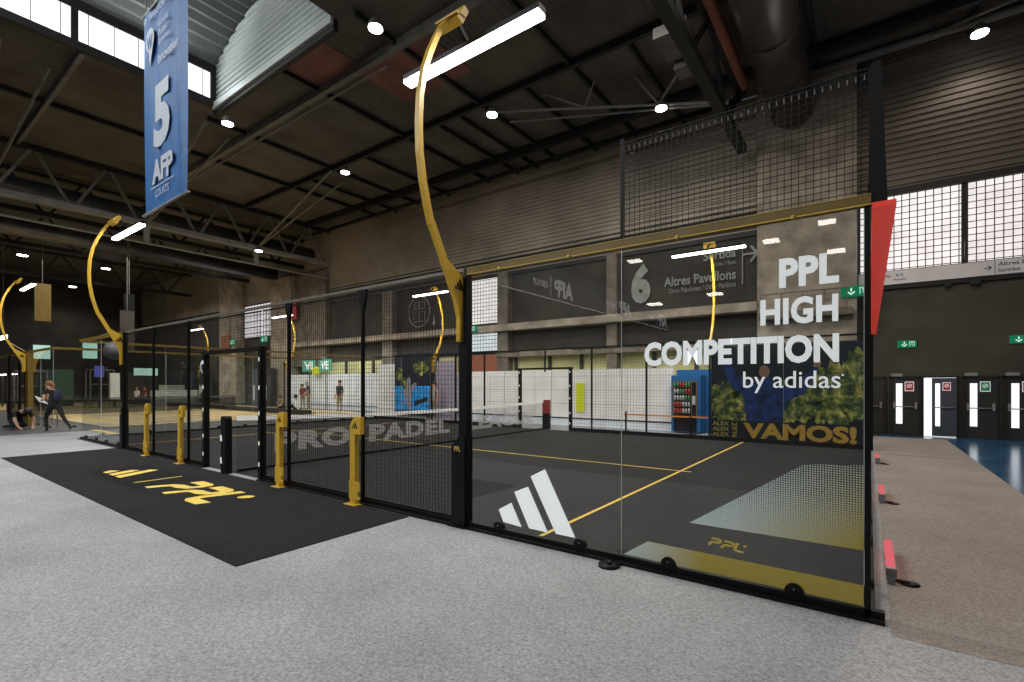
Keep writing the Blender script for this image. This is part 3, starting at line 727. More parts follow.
tall_post('tall black padded post at the left end of the mesh, carrying the second mast', -16.0, 0)
# corner mast and mid mast
t = thing('court_post', 'tall black corner post rising above the red beam', 'post', (0, 0, 0))
part(MB().box(-.10, -.062, -.03, .03, 0, 3.0).prism([(-.075,3.0),(.035,3.0),(.0,4.0),(-.06,4.0)], -.03, .0), 'post_tube', 'black', t)
t = thing('court_post', 'thin black mast holding the left edge of the upper net', 'post', (-2.0, .02, 3.09))
part(MB().box(-2.015, -1.985, 0, .03, 3.09, 4.03), 'post_tube', 'black', t)
t = thing('court_post', 'far corner post of the right end wall above the poster', 'post', (-.02, CW, 3.0))
part(MB().box(-.09, -.04, CW-.03, CW+.03, 3.02, 4.0), 'post_tube', 'black', t)
for i, (a, b) in enumerate(span(.05, CW-.05, 5)[1:]):
    post(['nearest','second','third','farthest'][i]+' black post along the right end wall, seen edge-on', -.068, a, 3.9, .03, None)

# beams
t = thing('top_beam', 'gold painted top beam over the two near glass panels', 'beam', (-2, 0, 3.0))
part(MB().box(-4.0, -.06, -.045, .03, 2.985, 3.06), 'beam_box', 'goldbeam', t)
part(MB().box(-4.0, -.06, -.05, -.045, 2.98, 2.989), 'beam_lip', 'yline', t, 'bright lower edge of the beam')
part(MB().box(-4.0, -.06, -.05, -.045, 3.055, 3.06), 'beam_lip', 'gold', t)
for x in (-.55, -1.45, -2.55, -3.45):
    part(MB().tube([(x, -.065, 2.98), (x, -.05, 2.985)], .018, 10), 'glass_bolt', 'gold', t)
t = thing('top_beam', 'pale metal top rail over the near mesh fence', 'beam', (-10, 0, 3.04))
part(MB().box(-16, -4.0, -.025, .03, 3.035, 3.075), 'beam_box', 'alu', t)
t = thing('top_beam', 'gold top beam over the two glass panels at the left end', 'beam', (-18, 0, 3.0))
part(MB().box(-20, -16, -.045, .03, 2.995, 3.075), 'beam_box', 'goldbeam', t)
t = thing('top_beam', 'dark top rail along the far side of the near court', 'beam', (-10, CW, 3.0))
part(MB().box(-20, 0, CW-.03, CW+.03, 2.96, 3.01), 'beam_box', 'black', t)
t = thing('top_beam', 'red top beam of the right end wall, seen from below', 'beam', (.05, 5, 2.96))
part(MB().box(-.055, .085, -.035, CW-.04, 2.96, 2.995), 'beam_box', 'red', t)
t = thing('top_beam', 'gold top beam of the left end wall', 'beam', (-20, 5, 2.98))
part(MB().box(-20.05, -19.97, .03, CW, 2.98, 3.05), 'beam_box', 'goldbeam', t)
# base rails
for a, b, lab in ((-4, .02, 'black base rail under the near glass panels'), (-8.86, -4.05, 'black base rail under the near mesh right of the doorway'), (-16, -11.1, 'black base rail under the near mesh left of the doorway'), (-20, -16.1, 'black base rail under the left glass panels')):
    o = MB().box(a, b, -.03, .03, 0, .075).box(a, b, -.09, -.03, 0, .03).build('base_rail', 'black'); tag(o, lab, 'rail')
o = MB().box(-20, -11.2, CW-.03, CW+.06, .01, .13).box(-8.75, 0, CW-.03, CW+.06, .01, .13).build('base_rail', 'black'); tag(o, 'black base rail along the far side of the court', 'rail')
o = MB().box(-.085, -.04, .03, CW-.04, 0, .075).build('base_rail', 'black'); tag(o, 'black base rail under the right end glass wall', 'rail')
o = MB().box(-20.04, -19.97, .03, CW-.04, 0, .075).build('base_rail', 'black'); tag(o, 'black base rail under the left end glass wall', 'rail')
o = MB().tube([(-2.05, -.17, .0), (-2.05, -.17, .03)], .10, 24).tube([(-2.05, -.17, .03), (-2.05, -.17, .05)], .03, 10).build('levelling_foot', 'black'); tag(o, 'round black levelling foot under the seam of the two glass panels', 'foot plate')

# yellow stand brackets
def stand(x, label):
    y = -.13
    t = thing('yellow_bracket', label, 'bracket', (x, y, 0), 'yellow fence brackets')
    part(MB().prism([(x-.13,0),(x-.02,0),(x-.02,1.0),(x+.10,1.0),(x+.10,1.24),(x-.04,1.24),(x-.13,1.12)], y-.035, y+.035), 'upright', 'yellow', t)
    part(MB().prism([(x-.13,.10),(x-.13,.34),(x-.07,.40),(x-.02,.34),(x+.11,.34),(x+.11,.22),(x+.06,.20),(x+.06,.15),(x+.11,.13),(x+.11,.10)], y-.05, y-.036), 'lower_clasp', 'yellow', t)
    part(MB().box(x-.20, x+.05, y-.09, y+.08, .0065, .022), 'foot_plate', 'yellow', t)
    part(stripes(lambda u, v: (x-.085+.13*u, y-.037, 1.08+.09*v)), 'stripe_logo', 'black', t)
    return t
st = [stand(-13.94,'leftmost yellow bracket on the near mesh fence'), stand(-11.95,'second yellow bracket from the left, just left of the doorway'),
      stand(-7.92,'yellow bracket just right of the doorway'), stand(-5.91,'yellow bracket nearest the tall black post')]
# doorway frame
def doorway(y, label, h=2.3, x0=-11.12, x1=-8.84, w=.06):
    t = thing('doorway_frame', label, 'door frame', ((x0+x1)/2, y, 0))
    for x in (x0, x1): part(MB().box(x-w*.75, x+w*.75, y-.05, y+.05, .0, h-.01), 'jamb', 'blackpad', t)
    part(MB().box(x0-w, x1+w, y-.06, y+.06, h-.01, h+.06), 'lintel', 'blackpad', t)
    mb = MB()
    for x in (x0, x1):
        for z in (.25, .62, 1.15, 1.6, 2.1): mb.box(x-.015, x+.015, y-.057, y-.051, z, z+.07)
    part(mb, 'tape_mark', 'white', t)
doorway(-.0, 'black padded doorway frame in the near mesh fence')
doorway(CW, 'black doorway frame on the far side of the court', 2.25, -11.1, -8.85, .07)

# net
t = thing('court_net', 'black court net with white top tape and PRO PADEL LEAGUE letters', 'net', (-10, 5, 0))
mb = MB(); y = .12; xn = -10.0
def nh(y): return .93+.10*((y-5.3)/5.3)**2
while y < CW-.1: mb.box(xn-.0016, xn+.0016, y-.0016, y+.0016, .05, nh(y)); y += .045
z = .07
while z < .92: mb.box(xn-.0016, xn+.0016, .1, CW-.05, z-.0016, z+.0016); z += .045
part(mb, 'netting', 'netm', t)
mb = MB()
ys = [.1+i*(CW-.15)/24 for i in range(25)]
vs = []; fs = []
for y in ys: vs += [(xn+.012, y, nh(y)-.03), (xn+.012, y, nh(y)+.055), (xn-.012, y, nh(y)+.055), (xn-.012, y, nh(y)-.03)]
for i in range(24):
    for k in range(4): fs.append((4*i+k, 4*i+(k+1) % 4, 4*i+4+(k+1) % 4, 4*i+4+k))
part(mb.add(vs, fs), 'top_tape', 'whiteg', t)
part(MB().box(xn-.02, xn+.02, .1, CW-.1, .02, .06), 'bottom_band', 'black', t)
mb = MB()
for s_, a, b in (('PRO', .80, 2.58), ('PADEL', 3.08, 5.83), ('LEAGUE', 6.6, 10.1)):
    text_mb(s_, lambda u, v: (xn+.02, a+(b-a)*u, .30+.42*v), .06, 1.1, mb)
part(mb, 'lettering', 'netlet', t, 'pale see-through letters PRO PADEL LEAGUE')
t = thing('net_post', 'thick black padded net post standing in the near doorway', 'net post', (-10, -.08, 0))
part(MB().box(-10.12, -9.93, -.14, -.02, 0, 1.05).prism([(-10.12,1.05),(-9.93,1.05),(-9.96,1.09),(-10.09,1.09)], -.14, -.02), 'padding', 'blackpad', t)
part(MB().prism([(-10.12,.62),(-10.06,.62),(-10.07,.72),(-10.12,.74)], -.148, -.141).prism([(-10.12,.2),(-10.06,.2),(-10.08,.3),(-10.12,.32)], -.148, -.141), 'white_patch', 'white', t)
t = thing('net_post', 'far net post, red above and black below', 'net post', (-10, CW+.15, 0))
part(MB().box(-10.1, -9.86, CW+.05, CW+.25, 0, .6), 'padding', 'blackpad', t)
part(MB().box(-10.1, -9.86, CW+.05, CW+.25, .6, 1.1), 'top_padding', pbr('dull_red_pad', (.30,.03,.025), .6), t, 'dull red upper padding')

# light masts
def mast(x, y0, sgn, label, logo=True):
    """sgn -1 bulges towards -y"""
    t = thing('light_mast', label, 'light mast', (x, y0, 2.2))
    def Y(v): return y0 - sgn*v       # v given negative = outwards
    pl = [(-.10,2.2),(.0,2.2),(.0,2.93),(-.30,3.12),(-.50,3.51),(-.575,3.49),(-.16,2.68),(-.10,2.48)]
    q = [(y0+(v if sgn < 0 else -v), z) for v, z in pl]
    part(MB().prism(q, x-.03, x+.03, axis='x'), 'mast_bracket', 'yellow', t)
    pts = [(-.53,3.46),(-.59,3.66),(-.65,3.90),(-.695,4.2),(-.705,4.5),(-.69,4.8),(-.635,5.1),(-.55,5.35),(-.45,5.58),(-.35,5.76),(-.26,5.88)]
    part(MB().tube([(x, y0+(v if sgn < 0 else -v), z) for v, z in pts], [.046]*3+[.044]*5+[.04]*3, 4), 'curved_arm', 'yellow', t)

    d = 1 if sgn < 0 else -1
    part(MB().prism([(y0-d*.29,5.83),(y0-d*.17,6.04),(y0-d*.10,6.00),(y0-d*.20,5.80)], x-.17, x+.17, axis='x').box(x-.17, x+.17, y0-d*.30, y0-d*.16, 5.88, 5.90), 'head_box', 'yellow', t)
    part(MB().bar((x, y0-d*.16, 5.98), (x, y0+d*.06, 5.80), .05).box(x-1.08, x+1.08, y0+d*.0, y0+d*.13, 5.72, 5.78), 'lamp_housing', 'black', t)
    part(MB().box(x-1.07, x+1.07, y0+d*.0, y0+d*.13, 5.665, 5.715), 'led_strip', 'led', t)
    if logo:
        # stripes on both faces of the bracket
        part(stripes(lambda u, v: (x+.034, y0+(-.19+.15*u if sgn < 0 else .19-.15*u), 2.80+.13*v)), 'stripe_logo', 'black', t)
    l = bpy.data.lights.new('led', 'AREA'); l.shape = 'RECTANGLE'; l.size = 2.1; l.size_y = .12; l.energy = 110; l.color = (1,.97,.93)
    lo = bpy.data.objects.new('led_light', l); COL.objects.link(lo); lo.location = (x, y0+d*.06, 5.655); lo.rotation_euler = (0, 0, 0)
    return t
mast(-4.03, -.0, -1, 'nearest curved yellow light mast on the tall black post')
mast(-16.03, -.0, -1, 'curved yellow light mast at the left end of the near mesh fence')
mast(-4.06, CW+.02, 1, 'far side curved yellow light mast seen through the right glass')
mast(-16.0, CW, 1, 'far side curved yellow light mast left of the tall black post')
mast(-28.5, .1, -1, 'curved yellow light mast of the next court at the left edge')
mast(-28.5, CW, 1, 'far curved yellow light mast of the next court, behind the doorway')
post('black post carrying the far mast of the next court', -28.42, CW, 3.0, .08)
post('black post carrying the most distant mast', -40.42, CW, 3.0, .08)
mast(-40.5, CW, 1, 'most distant curved yellow light mast, above the round sign')

# pink light bars along end wall
for i, (y0, y1) in enumerate(((.85,1.75), (4.2,5.0), (8.3,9.1))):
    w = ['nearest','middle','farthest'][i]
    t = thing('floor_light_bar', w+' pink-red light bar lying along the right end wall', 'light bar', (.16, y0, .0))
    part(MB().box(.05, .115, y0, y1, .09, .14), 'light_cover', 'pink', t)
    part(MB().box(.045, .12, y0-.04, y0, .07, .14).prism([(.06,.0),(.10,.0),(.115,.07),(.05,.07)], y0-.05, y0-.02), 'end_bracket', 'greyplas', t)
    part(MB().tube([(.21, y0+.05, .01), (.21, y0+.05, .02)], .07, 16).box(.05, .21, y0+.03, y0+.07, .02, .035), 'foot_disc', 'black', t)
    part(MB().box(.06, .11, y0+.1, y0+.15, .0, .09), 'foot_leg', 'greyplas', t)

# ------------------------------------------------------------------ dark entrance mat
t = thing('entrance_mat', 'large black entrance mat with yellow logos in front of the mesh fence', 'mat', (-10.6, -1.2, 0))
part(MB().box(-16.3, -4.87, -2.17, -.12, .0065, .016), 'mat_base', 'mat', t)
part(MB().box(-12.35, -9.75, -1.55, -.62, .0165, .0175), 'printed_field', 'matpatch', t)
part(stripes(lambda u, v: (-12.15+1.1*u, -1.40+.70*v, .0195)), 'stripe_logo', 'ymat', t)
part(MB().box(-10.34, -10.29, -1.4, -.7, .0185, .0205), 'divider', 'ymat', t)
part(ppl(lambda u, v: (-9.75+2.1*u/2.75, -1.42+.75*v, .0195)), 'print_logo', 'ymat', t)

# ------------------------------------------------------------------ beyond the court
# VAMOS poster
yp = CW+.12
t = thing('poster_wall', 'dark poster wall reading VAMOS! behind the far glass', 'poster', (-2.1, yp, .02))
part(MB().box(-3.99, -.02, yp, yp+.04, .02, 2.84), 'board', 'posterdk', t)
mb = MB(); 
def blob(cx, cz, rx, rz, n=26, s=0):
    random.seed(s); return [(cx+rx*math.cos(2*PI*k/n)*(1+random.uniform(-.3,.22)), cz+rz*math.sin(2*PI*k/n)*(1+random.uniform(-.3,.22))) for k in range(n)]
for k, P in enumerate((blob(-3.45,1.15,.62,.70,60,1), blob(-.85,1.35,.82,.85,80,2), blob(-1.7,1.0,.55,.42,50,3), blob(-2.9,.85,.4,.32,20,4), blob(-.35,1.7,.33,.9,22,6))):
    P = [(min(-.04, max(-3.98, a)), max(.60, min(2.8, b))) for a, b in P]
    c = (sum(a for a, b in P)/len(P), sum(b for a, b in P)/len(P)); vs = [(c[0], yp-.003-.001*k, c[1])]+[(a, yp-.003-.001*k, b) for a, b in P]
    mb.add(vs, [(0, i+1, (i+1) % len(P)+1) for i in range(len(P))])
part(mb, 'foliage_print', 'foliage', t)
fig = [(-3.75,2.45),(-3.6,2.52),(-3.2,1.95),(-2.95,1.75),(-2.75,1.80),(-2.62,1.95),(-2.42,1.95),(-2.3,1.78),(-2.0,1.62),(-1.7,1.7),(-1.3,2.2),(-1.18,2.15),(-1.5,1.45),(-1.95,1.2),(-2.05,.62),(-3.0,.62),(-3.05,1.35),(-3.4,1.6)]
mb = MB(); vs = [(a, yp-.009, b) for a, b in fig]; mb.add(vs, [tuple(range(len(fig)))]); part(mb, 'figure_print', 'posterbl', t)
mb = MB().add([(-2.52+.14*math.cos(k*PI/7), yp-.011, 2.05+.19*math.sin(k*PI/7)) for k in range(14)], [tuple(range(14))]); mb.add([(-3.78,yp-.011,2.43),(-3.62,yp-.011,2.54),(-3.66,yp-.011,2.66),(-3.8,yp-.011,2.6)], [(0,1,2,3)]); mb.add([(-1.32,yp-.011,2.18),(-1.17,yp-.011,2.14),(-1.1,yp-.011,2.28),(-1.25,yp-.011,2.34)], [(0,1,2,3)])
part(mb, 'skin_print', 'posterskin', t)
part(MB().box(-3.99, -.02, yp-.014, yp-.012, .04, .62), 'dark_band', 'posterdk', t)
part(wall_text('VAMOS!', -3.08, -.32, .12, .58, yp-.018, .045), 'lettering', 'postergold', t, 'large gold VAMOS! lettering')
mb = MB()
for i in range(3): wall_text('ALEX', -3.95, -3.47, .14+i*.16, .26+i*.16, yp-.018, .03, mb)
text_mb('RUIZ', lambda u, v: (-3.25-.14*v, yp-.018, .13+.44*u), .03, 1, mb)
part(mb, 'small_lettering', 'gold', t, 'dull gold ALEX RUIZ lettering')

# white hoarding
yh = 12.75
def hoarding(x0, x1, y, z1, mat, lab, grp):
    t = thing('hoarding_panel', lab, 'hoarding', ((x0+x1)/2, y, 0), grp)
    part(MB().box(x0, x1, y, y+.04, .32, z1), 'white_sheet', mat, t)
    part(MB().box(x0, x1, y-.01, y+.03, 0, .32), 'skirting', 'hoardc', t)
    part(MB().box(x0, x1, y-.02, y-.012, .29, .34), 'skirting_trim', 'skirt', t)
    mb = MB()
    k = x0
    while k < x1+.01: mb.box(k-.004, k+.004, y-.003, y, .32, z1); k += (x1-x0)/3
    z = .9
    while z < z1: mb.box(x0, x1, y-.003, y, z-.004, z+.004); z += .55
    part(mb, 'panel_joint', 'greyplas', t)
e = [(-18.4,-15.9), (-15.9,-13.4), (-13.4,-10.9), (-10.9,-8.4), (-8.4,-5.75)]
for a, b in e: hoarding(a, b-.01, yh, 2.28, 'hoard', 'white hoarding panel behind the right half of the court, left of the vending machine', 'white hoarding')
e = [(-34.5+i*2.4, -34.5+(i+1)*2.4) for i in range(5)]
for a, b in e: hoarding(a, b-.01, 14.4, 2.35, 'hoardc', 'bluish white hoarding panel behind the standing people', 'bluish hoarding')
o = MB().box(-5.7, -4.2, 12.9, 12.95, 0, 2.2).build('blue_wall_panel', 'vend'); tag(o, 'blue wall panel behind the vending machine', 'panel')
# vending machine
t = thing('vending_machine', 'blue vending machine with a lit glass front at the right end of the hoarding', 'vending machine', (-5.15, 12.5, 0))
part(MB().box(-5.69, -4.70, 12.3, 12.88, .05, 2.0), 'cabinet', 'vend', t)
part(MB().box(-5.6, -4.82, 12.28, 12.30, .62, 1.78), 'display_back', 'vdark', t)
part(MB().box(-5.6, -4.82, 12.28, 12.30, .08, .56), 'delivery_bin', 'vdark', t)
part(MB().box(-5.63, -4.79, 12.26, 12.28, 1.76, 1.80).box(-5.63, -4.79, 12.26, 12.28, .58, .62).box(-5.63, -5.59, 12.26, 12.28, .6, 1.78).box(-4.83, -4.79, 12.26, 12.28, .6, 1.78).box(-5.0, -4.97, 12.26, 12.28, .6, 1.78), 'display_frame', 'alu', t)
for r_ in range(5):
    sh = part(MB().box(-5.59, -5.02, 12.22, 12.28, .70+r_*.22, .712+r_*.22), 'shelf', 'alu', t)
    for c_ in range(6):
        x = -5.54+c_*.095; z = .712+r_*.22
        part(MB().tube([(x, 12.25, z), (x, 12.25, z+.11), (x, 12.25, z+.16)], [.035,.035,.015], 8), 'drink_bottle', ['bottle','bottleg','bottlew','bottlew','bottleg'][(r_+c_//2) % 5] if r_ > 1 else ['bottle','bottlew'][(c_//3) % 2], t)
part(MB().box(-4.95, -4.85, 12.25, 12.28, 1.0, 1.3), 'keypad', 'bottlew', t)
# barrier of orange tape
t = thing('tape_barrier', 'black barrier posts with an orange tape in front of the vending machine', 'barrier', (-5.4, 11.9, 0))
part(MB().box(-7.3, -4.3, 11.89, 11.91, .58, .63), 'tape', 'orange', t)
for x in (-7.2, -4.9): part(MB().tube([(x, 11.9, .0), (x, 11.9, .72)], .03, 8).tube([(x, 11.9, .0), (x, 11.9, .03)], .16, 14), 'barrier_post', 'black', t)
# yellow-green strip standing banner
o = MB().box(-9.70, -9.34, 12.70, 12.74, .58, 1.74).build('lime_strip_sign', 'yball'); tag(o, 'tall narrow lime strip sign on the white hoarding', 'sign')
o['label'] = 'tall narrow lime strip sign on the white hoarding'
# wall signs
mb = wall_text('6', -8.75, -7.85, 5.25, 7.0, W-.02, .06); o = mb.build('wall_numeral', 'signgrey'); tag(o, 'large grey numeral 6 painted on the far wall', 'sign')
mb = wall_text('Sortida', -5.6, -4.35, 6.72, 7.1, W-.02, .02); wall_text('Salida / Exit', -5.3, -4.35, 6.45, 6.6, W-.02, 0, mb); wall_text('Altres Pavellons', -7.25, -4.35, 5.85, 6.25, W-.02, .02, mb); wall_text('Otros Pabellones / Other Pavilions', -7.05, -4.35, 5.55, 5.75, W-.02, 0, mb)
mb.box(-4.13, -4.09, W-.03, W-.02, 5.6, 7.25).box(-4.1, -3.65, W-.03, W-.02, 6.72, 6.80).prism([(-3.85,7.05),(-3.78,7.10),(-3.52,6.76),(-3.78,6.42),(-3.85,6.47),(-3.66,6.76)], W-.03, W-.02)
o = mb.build('wall_lettering', 'signgrey'); tag(o, 'grey wall lettering Sortida and Altres Pavellons with a right arrow', 'sign')
mb = MB().tube([(-22.5+.95*math.cos(k*PI/16), W-.03, 6.1+.92*math.sin(k*PI/16)) for k in range(33)], .035, 4)
for a, b, c, d in ((-22.9,-22.55,6.3,6.7),(-22.45,-22.05,6.3,6.7),(-22.95,-22.5,5.5,6.1),(-22.4,-22.0,5.5,6.1)):
    mb.tube([(a,W-.03,c),(b,W-.03,c),(b,W-.03,d),(a,W-.03,d),(a,W-.03,c)], .022, 4)
mb.prism([(-21.42,5.42),(-21.02,5.42),(-21.22,5.15)], W-.04, W-.03).box(-21.27, -21.17, W-.04, W-.03, 5.4, 5.72)
o = mb.build('round_wall_symbol', 'signgrey'); tag(o, 'faint oval pictogram sign with a down arrow painted on the far wall', 'sign')
o = MB().box(-36.4, -35.2, W-.7, W-.6, 6.6, 8.0).build('red_wall_sign', 'redsign'); tag(o, 'small red sign on the far concrete pier', 'sign')
# railings near pier
mb = MB().tube([(-3.3, 15.1, 4.3), (-3.3, 15.1, 4.95), (-.6, 15.1, 4.95)], .025, 6)
for i in range(5): mb.tube([(-3.3+i*.66, 15.1, 4.25), (-3.3+i*.66, 15.1, 4.95)], .02, 6)
o = mb.build('gallery_rail', 'steel'); tag(o, 'thin grey railing in front of the broad concrete pier', 'railing')
struct(MB().box(-3.4, -.5, 15.0, 15.5, 4.05, 4.28), 'trim_11', 'concd')

# printed screen with pool picture, mauve panel, stack
t = thing('picture_screen', 'tall picture screen with bright blue and green print behind the court', 'poster', (-19, 12.4, 0))
part(MB().box(-20.4, -17.5, 12.4, 12.45, .1, 3.25), 'board', 'posterdk', t)
part(MB().box(-20.38, -17.52, 12.39, 12.398, .35, 1.6), 'blue_print', 'poolblue', t)
mb = MB()
for k, P in enumerate((blob(-20.0,2.2,.35,.35,18,8), blob(-18.4,2.5,.6,.35,22,9), blob(-19.5,1.7,.3,.3,16,10))): 
    c = (sum(a for a, b in P)/len(P), sum(b for a, b in P)/len(P)); mb.add([(c[0], 12.385-.001*k, c[1])]+[(max(-20.38, min(-17.52, a)), 12.385-.001*k, b) for a, b in P], [(0, i+1, (i+1) % len(P)+1) for i in range(len(P))])
part(mb, 'foliage_print', 'foliage', t)
part(MB().prism([(-19.75,.4),(-19.45,.9),(-19.35,.4),(-19.05,.4),(-19.1,1.2),(-18.7,1.7),(-18.85,1.8),(-19.2,1.55),(-19.15,1.9),(-19.3,2.1),(-19.45,1.9),(-19.4,1.6),(-19.8,1.3),(-19.6,1.1)], 12.378, 12.381), 'figure_print', 'purple', t)
part(MB().prism([(-18.9,.6),(-17.9,.9),(-17.95,1.05),(-18.8,.85)], 12.376, 12.379).box(-20.3, -17.6, 12.376, 12.379, .14, .3), 'dark_print', 'posterdk', t)
o = MB().box(-17.4, -16.2, 12.5, 12.55, 0, 2.8).build('mauve_panel', 'purple'); tag(o, 'plain mauve grey screen right of the tall picture screen', 'screen')
mb = MB()
for i in range(9): mb.box(-22.2, -20.55, 12.7-.02*(i % 2), 13.1, .0+i*.31, .3+i*.31)
o = mb.build('slatted_stand', 'hoard'); tag(o, 'pale slatted stand left of the tall picture screen', 'stand')
for x0, x1, s_ in ((-32.4,-30.85,'VI'), (-30.4,-29.0,'VE')):
    t = thing('teal_board', 'teal board with white letters above the bluish hoarding, '+('left' if x0 < -31 else 'right')+' of the pair', 'board', (x0, 14.2, 2.6))
    part(MB().box(x0, x1, 14.2, 14.25, 2.55, 3.35), 'board', 'teal', t); part(wall_text(s_, x0+.25, x1-.25, 2.68, 3.22, 14.19, .05), 'lettering', 'white', t)
    part(MB().box((x0+x1)/2-.03, (x0+x1)/2+.03, 14.26, 14.3, 0, 2.9), 'stand_pole', 'steel', t)
o = MB().prism([(-31.0,2.15),(-30.2,2.15),(-30.35,2.6),(-30.6,2.7),(-30.85,2.6)], 14.05, 14.2).build('yellow_plush', 'yball'); tag(o, 'small yellow cushion shape under the teal boards', 'decoration')
o.location.z += .2
# round hanging sign
t = thing('round_sign', 'round white sign with a blue disc, left of the doorway', 'sign', (-19.1, 3.0, 2.3))
part(MB().tube([(-19.12, 3.0, 2.3), (-19.12, 3.03, 2.3)], .24, 24), 'white_disc', 'white', t); part(MB().tube([(-19.12, 2.985, 2.3), (-19.12, 2.998, 2.3)], .13, 20), 'blue_disc', 'ballb', t)
part(MB().tube([(-19.12, 3.015, 0.02), (-19.12, 3.015, 2.1)], .012, 6), 'stand_pole', 'steel', t)

# ------------------------------------------------------------------ neighbouring court on the left
t2 = MB().box(-44.5, -24.5, 1.7, CW+3.0, .01, .02).build('court_turf', 'tanturf'); tag(t2, 'tan floor of the next court to the left', 'court floor')
o = MB().box(-60, -46, 1.0, 15, .01, .02).build('court_turf', 'tanturf'); tag(o, 'tan floor of the most distant court', 'court floor')
line(MB().box(-44.5, -24.5, 2.6, 2.75, .021, .023), t2)
t = thing('top_beam', 'gold top beam of the next court at the left edge', 'beam', (-30, .2, 3.0))
part(MB().box(-44.5, -24.5, .16, .24, 2.98, 3.06).box(-24.54, -24.46, .2, CW, 2.98, 3.06), 'beam_box', 'goldbeam', t)
t = thing('court_post', 'broad yellow post of the next court behind the crouching person', 'post', (-28.4, .2, 0))
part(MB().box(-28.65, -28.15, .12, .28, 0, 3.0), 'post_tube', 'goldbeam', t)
for x, lab in ((-30.3,'black post left of the broad yellow post'), (-29.1,'black post directly left of the broad yellow post'), (-32.5,'black post at the left edge of the frame')):
    post(lab, x, .2, 3.0, .3)
for i, (a, b) in enumerate(((-28.1,-26.4),(-26.4,-24.5))):
    glass_panel('glass_panel', ('left' if i == 0 else 'right')+' glass panel of the next court behind the striding person', 'x', .2, a+.02, b-.02, mat='glassclear')
for i, (a, b) in enumerate(((.3,3.7),(3.7,7.2),(7.2,CW))):
    glass_panel('glass_panel', ['near','middle','far'][i]+' glass panel of the next court end wall facing the near court', 'y', -24.5, a+.02, b-.02, mat='glassclear')
o = MB().box(-44.5, -24.5, CW-.7, CW-.6, 0.02, .30).build('perimeter_board', 'skirt'); tag(o, 'low dark board along the far edge of the tan court', 'board')
o = MB().box(-24.3, -20.4, 1.2, CW, .008, .012).build('aisle_strip', 'darkfloor'); tag(o, 'dark aisle floor between the two courts', 'aisle')
o = MB().box(-23.1, -20.6, .9, 1.1, .013, .05).build('yellow_kerb', 'yline'); tag(o, 'pale yellow kerb strip behind the striding person', 'kerb')
t = thing('court_net', 'dark net of the next court', 'net', (-34.5, 5, 0))
part(MB().box(-34.52, -34.48, .5, CW, .88, .95), 'top_tape', 'skirt', t); part(MB().box(-34.51, -34.49, .5, CW, .1, .86), 'netting', translucent_print('far_net', (.02,.02,.02), .5), t)
part(MB().box(-34.55, -34.45, .4, .5, 0.02, 1.0), 'net_post', 'black', t)
# far clutter: stands, counters, lit windows on the end wall
cl = [('lit_window',(-69.9,-69.8,7.0,8.25,4.3,5.7),'greenlit','greenish lit opening on the far end wall, left one'), ('lit_window',(-69.9,-69.8,10.8,12.0,4.5,6.4),'greenlit','greenish lit opening on the far end wall, right one'),
      ('display_screen',(-45.2,-45.1,6.1,6.6,2.2,3.0),'screen','violet lit screen in the distance beside the yellow mast'),
      ('display_screen',(-45.2,-45.1,6.95,7.5,.6,2.5),'hoard','white lit panel in the distance behind the mast'),
      ('display_cabinet',(-52,-50,4.2,6.0,.02,2.8),'clutter','dark green equipment rack on the distant court'),
      ('display_cabinet',(-50,-49,9.2,11.0,.02,2.6),'wallb','dark booth on the distant floor'),
      ('service_counter',(-46,-45,9.6,12.6,.02,1.2),'barw','pale counter seen through the left mesh panels'),
      ('service_counter',(-55,-53,13.0,14.4,.02,1.6),'barw','pale counter in front of the farthest pier'),
      ('green_screen',(-49,-48.9,9.4,11.0,2.4,3.0),'greenlit','green lit board above the pale counter'),
      ('orange_board',(-47.5,-46.0,15.30,15.38,4.4,6.0),'brick','orange brown board high on the far left wall'),
      ('roof_screen',(-40,-39.8,2.2,2.9,5.4,7.6),'goldbeam','tan hanging screen above the next courts'),
      ('speaker_tower',(-36,-35.6,5.3,5.7,3.8,7.0),'black','tall dark hanging screen left of the second mast'),
      ('hanging_banner',(-35.0,-34.9,4.85,5.5,3.7,5.9),'wallb','dim plaid hanging cloth beside the narrow dark screen')]
for nm, (a, b, c, d, e_, f_), mt, lab in cl:
    o = MB().box(a, b, c, d, e_, f_).build(nm, mt); tag(o, lab, nm.split('_')[-1])
    if e_ > 3.3 and nm not in ('lit_window', 'orange_board'):
        q = part(MB().tube([((a+b)/2, (c+d)/2, f_), ((a+b)/2, (c+d)/2, CZ)], .02, 4), 'hanging_wire', 'steel', o)
    if nm in ('display_screen', 'green_screen'):
        q = part(MB().box(a, b, (c+d)/2-.05, (c+d)/2+.05, 0.02, e_), 'stand_leg', 'steeld', o)
# gym rig frames
for k, (x, y, h, mt) in enumerate(((-47,3.2,2.6,'steel'), (-43.5,2.4,2.4,'steeld'), (-49,7.3,2.8,'steel'), (-56,12.0,2.6,'steeld'), (-58,14.0,3.0,'ductl'))):
    mb = MB()
    for dx in (-.6, .6):
        for dy in (-.7, .7): mb.bar((x+dx, y+dy, .02), (x+dx, y+dy, h), .07)
    mb.bar((x-.6, y-.7, h), (x+.6, y-.7, h), .07).bar((x-.6, y+.7, h), (x+.6, y+.7, h), .07).bar((x-.6, y-.7, h), (x-.6, y+.7, h), .07).bar((x+.6, y-.7, h*.6), (x+.6, y+.7, h*.6), .07).bar((x+.6, y-.7, h), (x+.6, y+.7, h), .07)
    o = mb.build('steel_rig', mt); tag(o, ['steel rig frame left of the striding person, far back','low dark rig frame behind the broad yellow post','tall steel rig frame on the distant floor behind the mast','dark rig frame seen through the doorway','pale rig frame by the farthest pier'][k], 'rig')
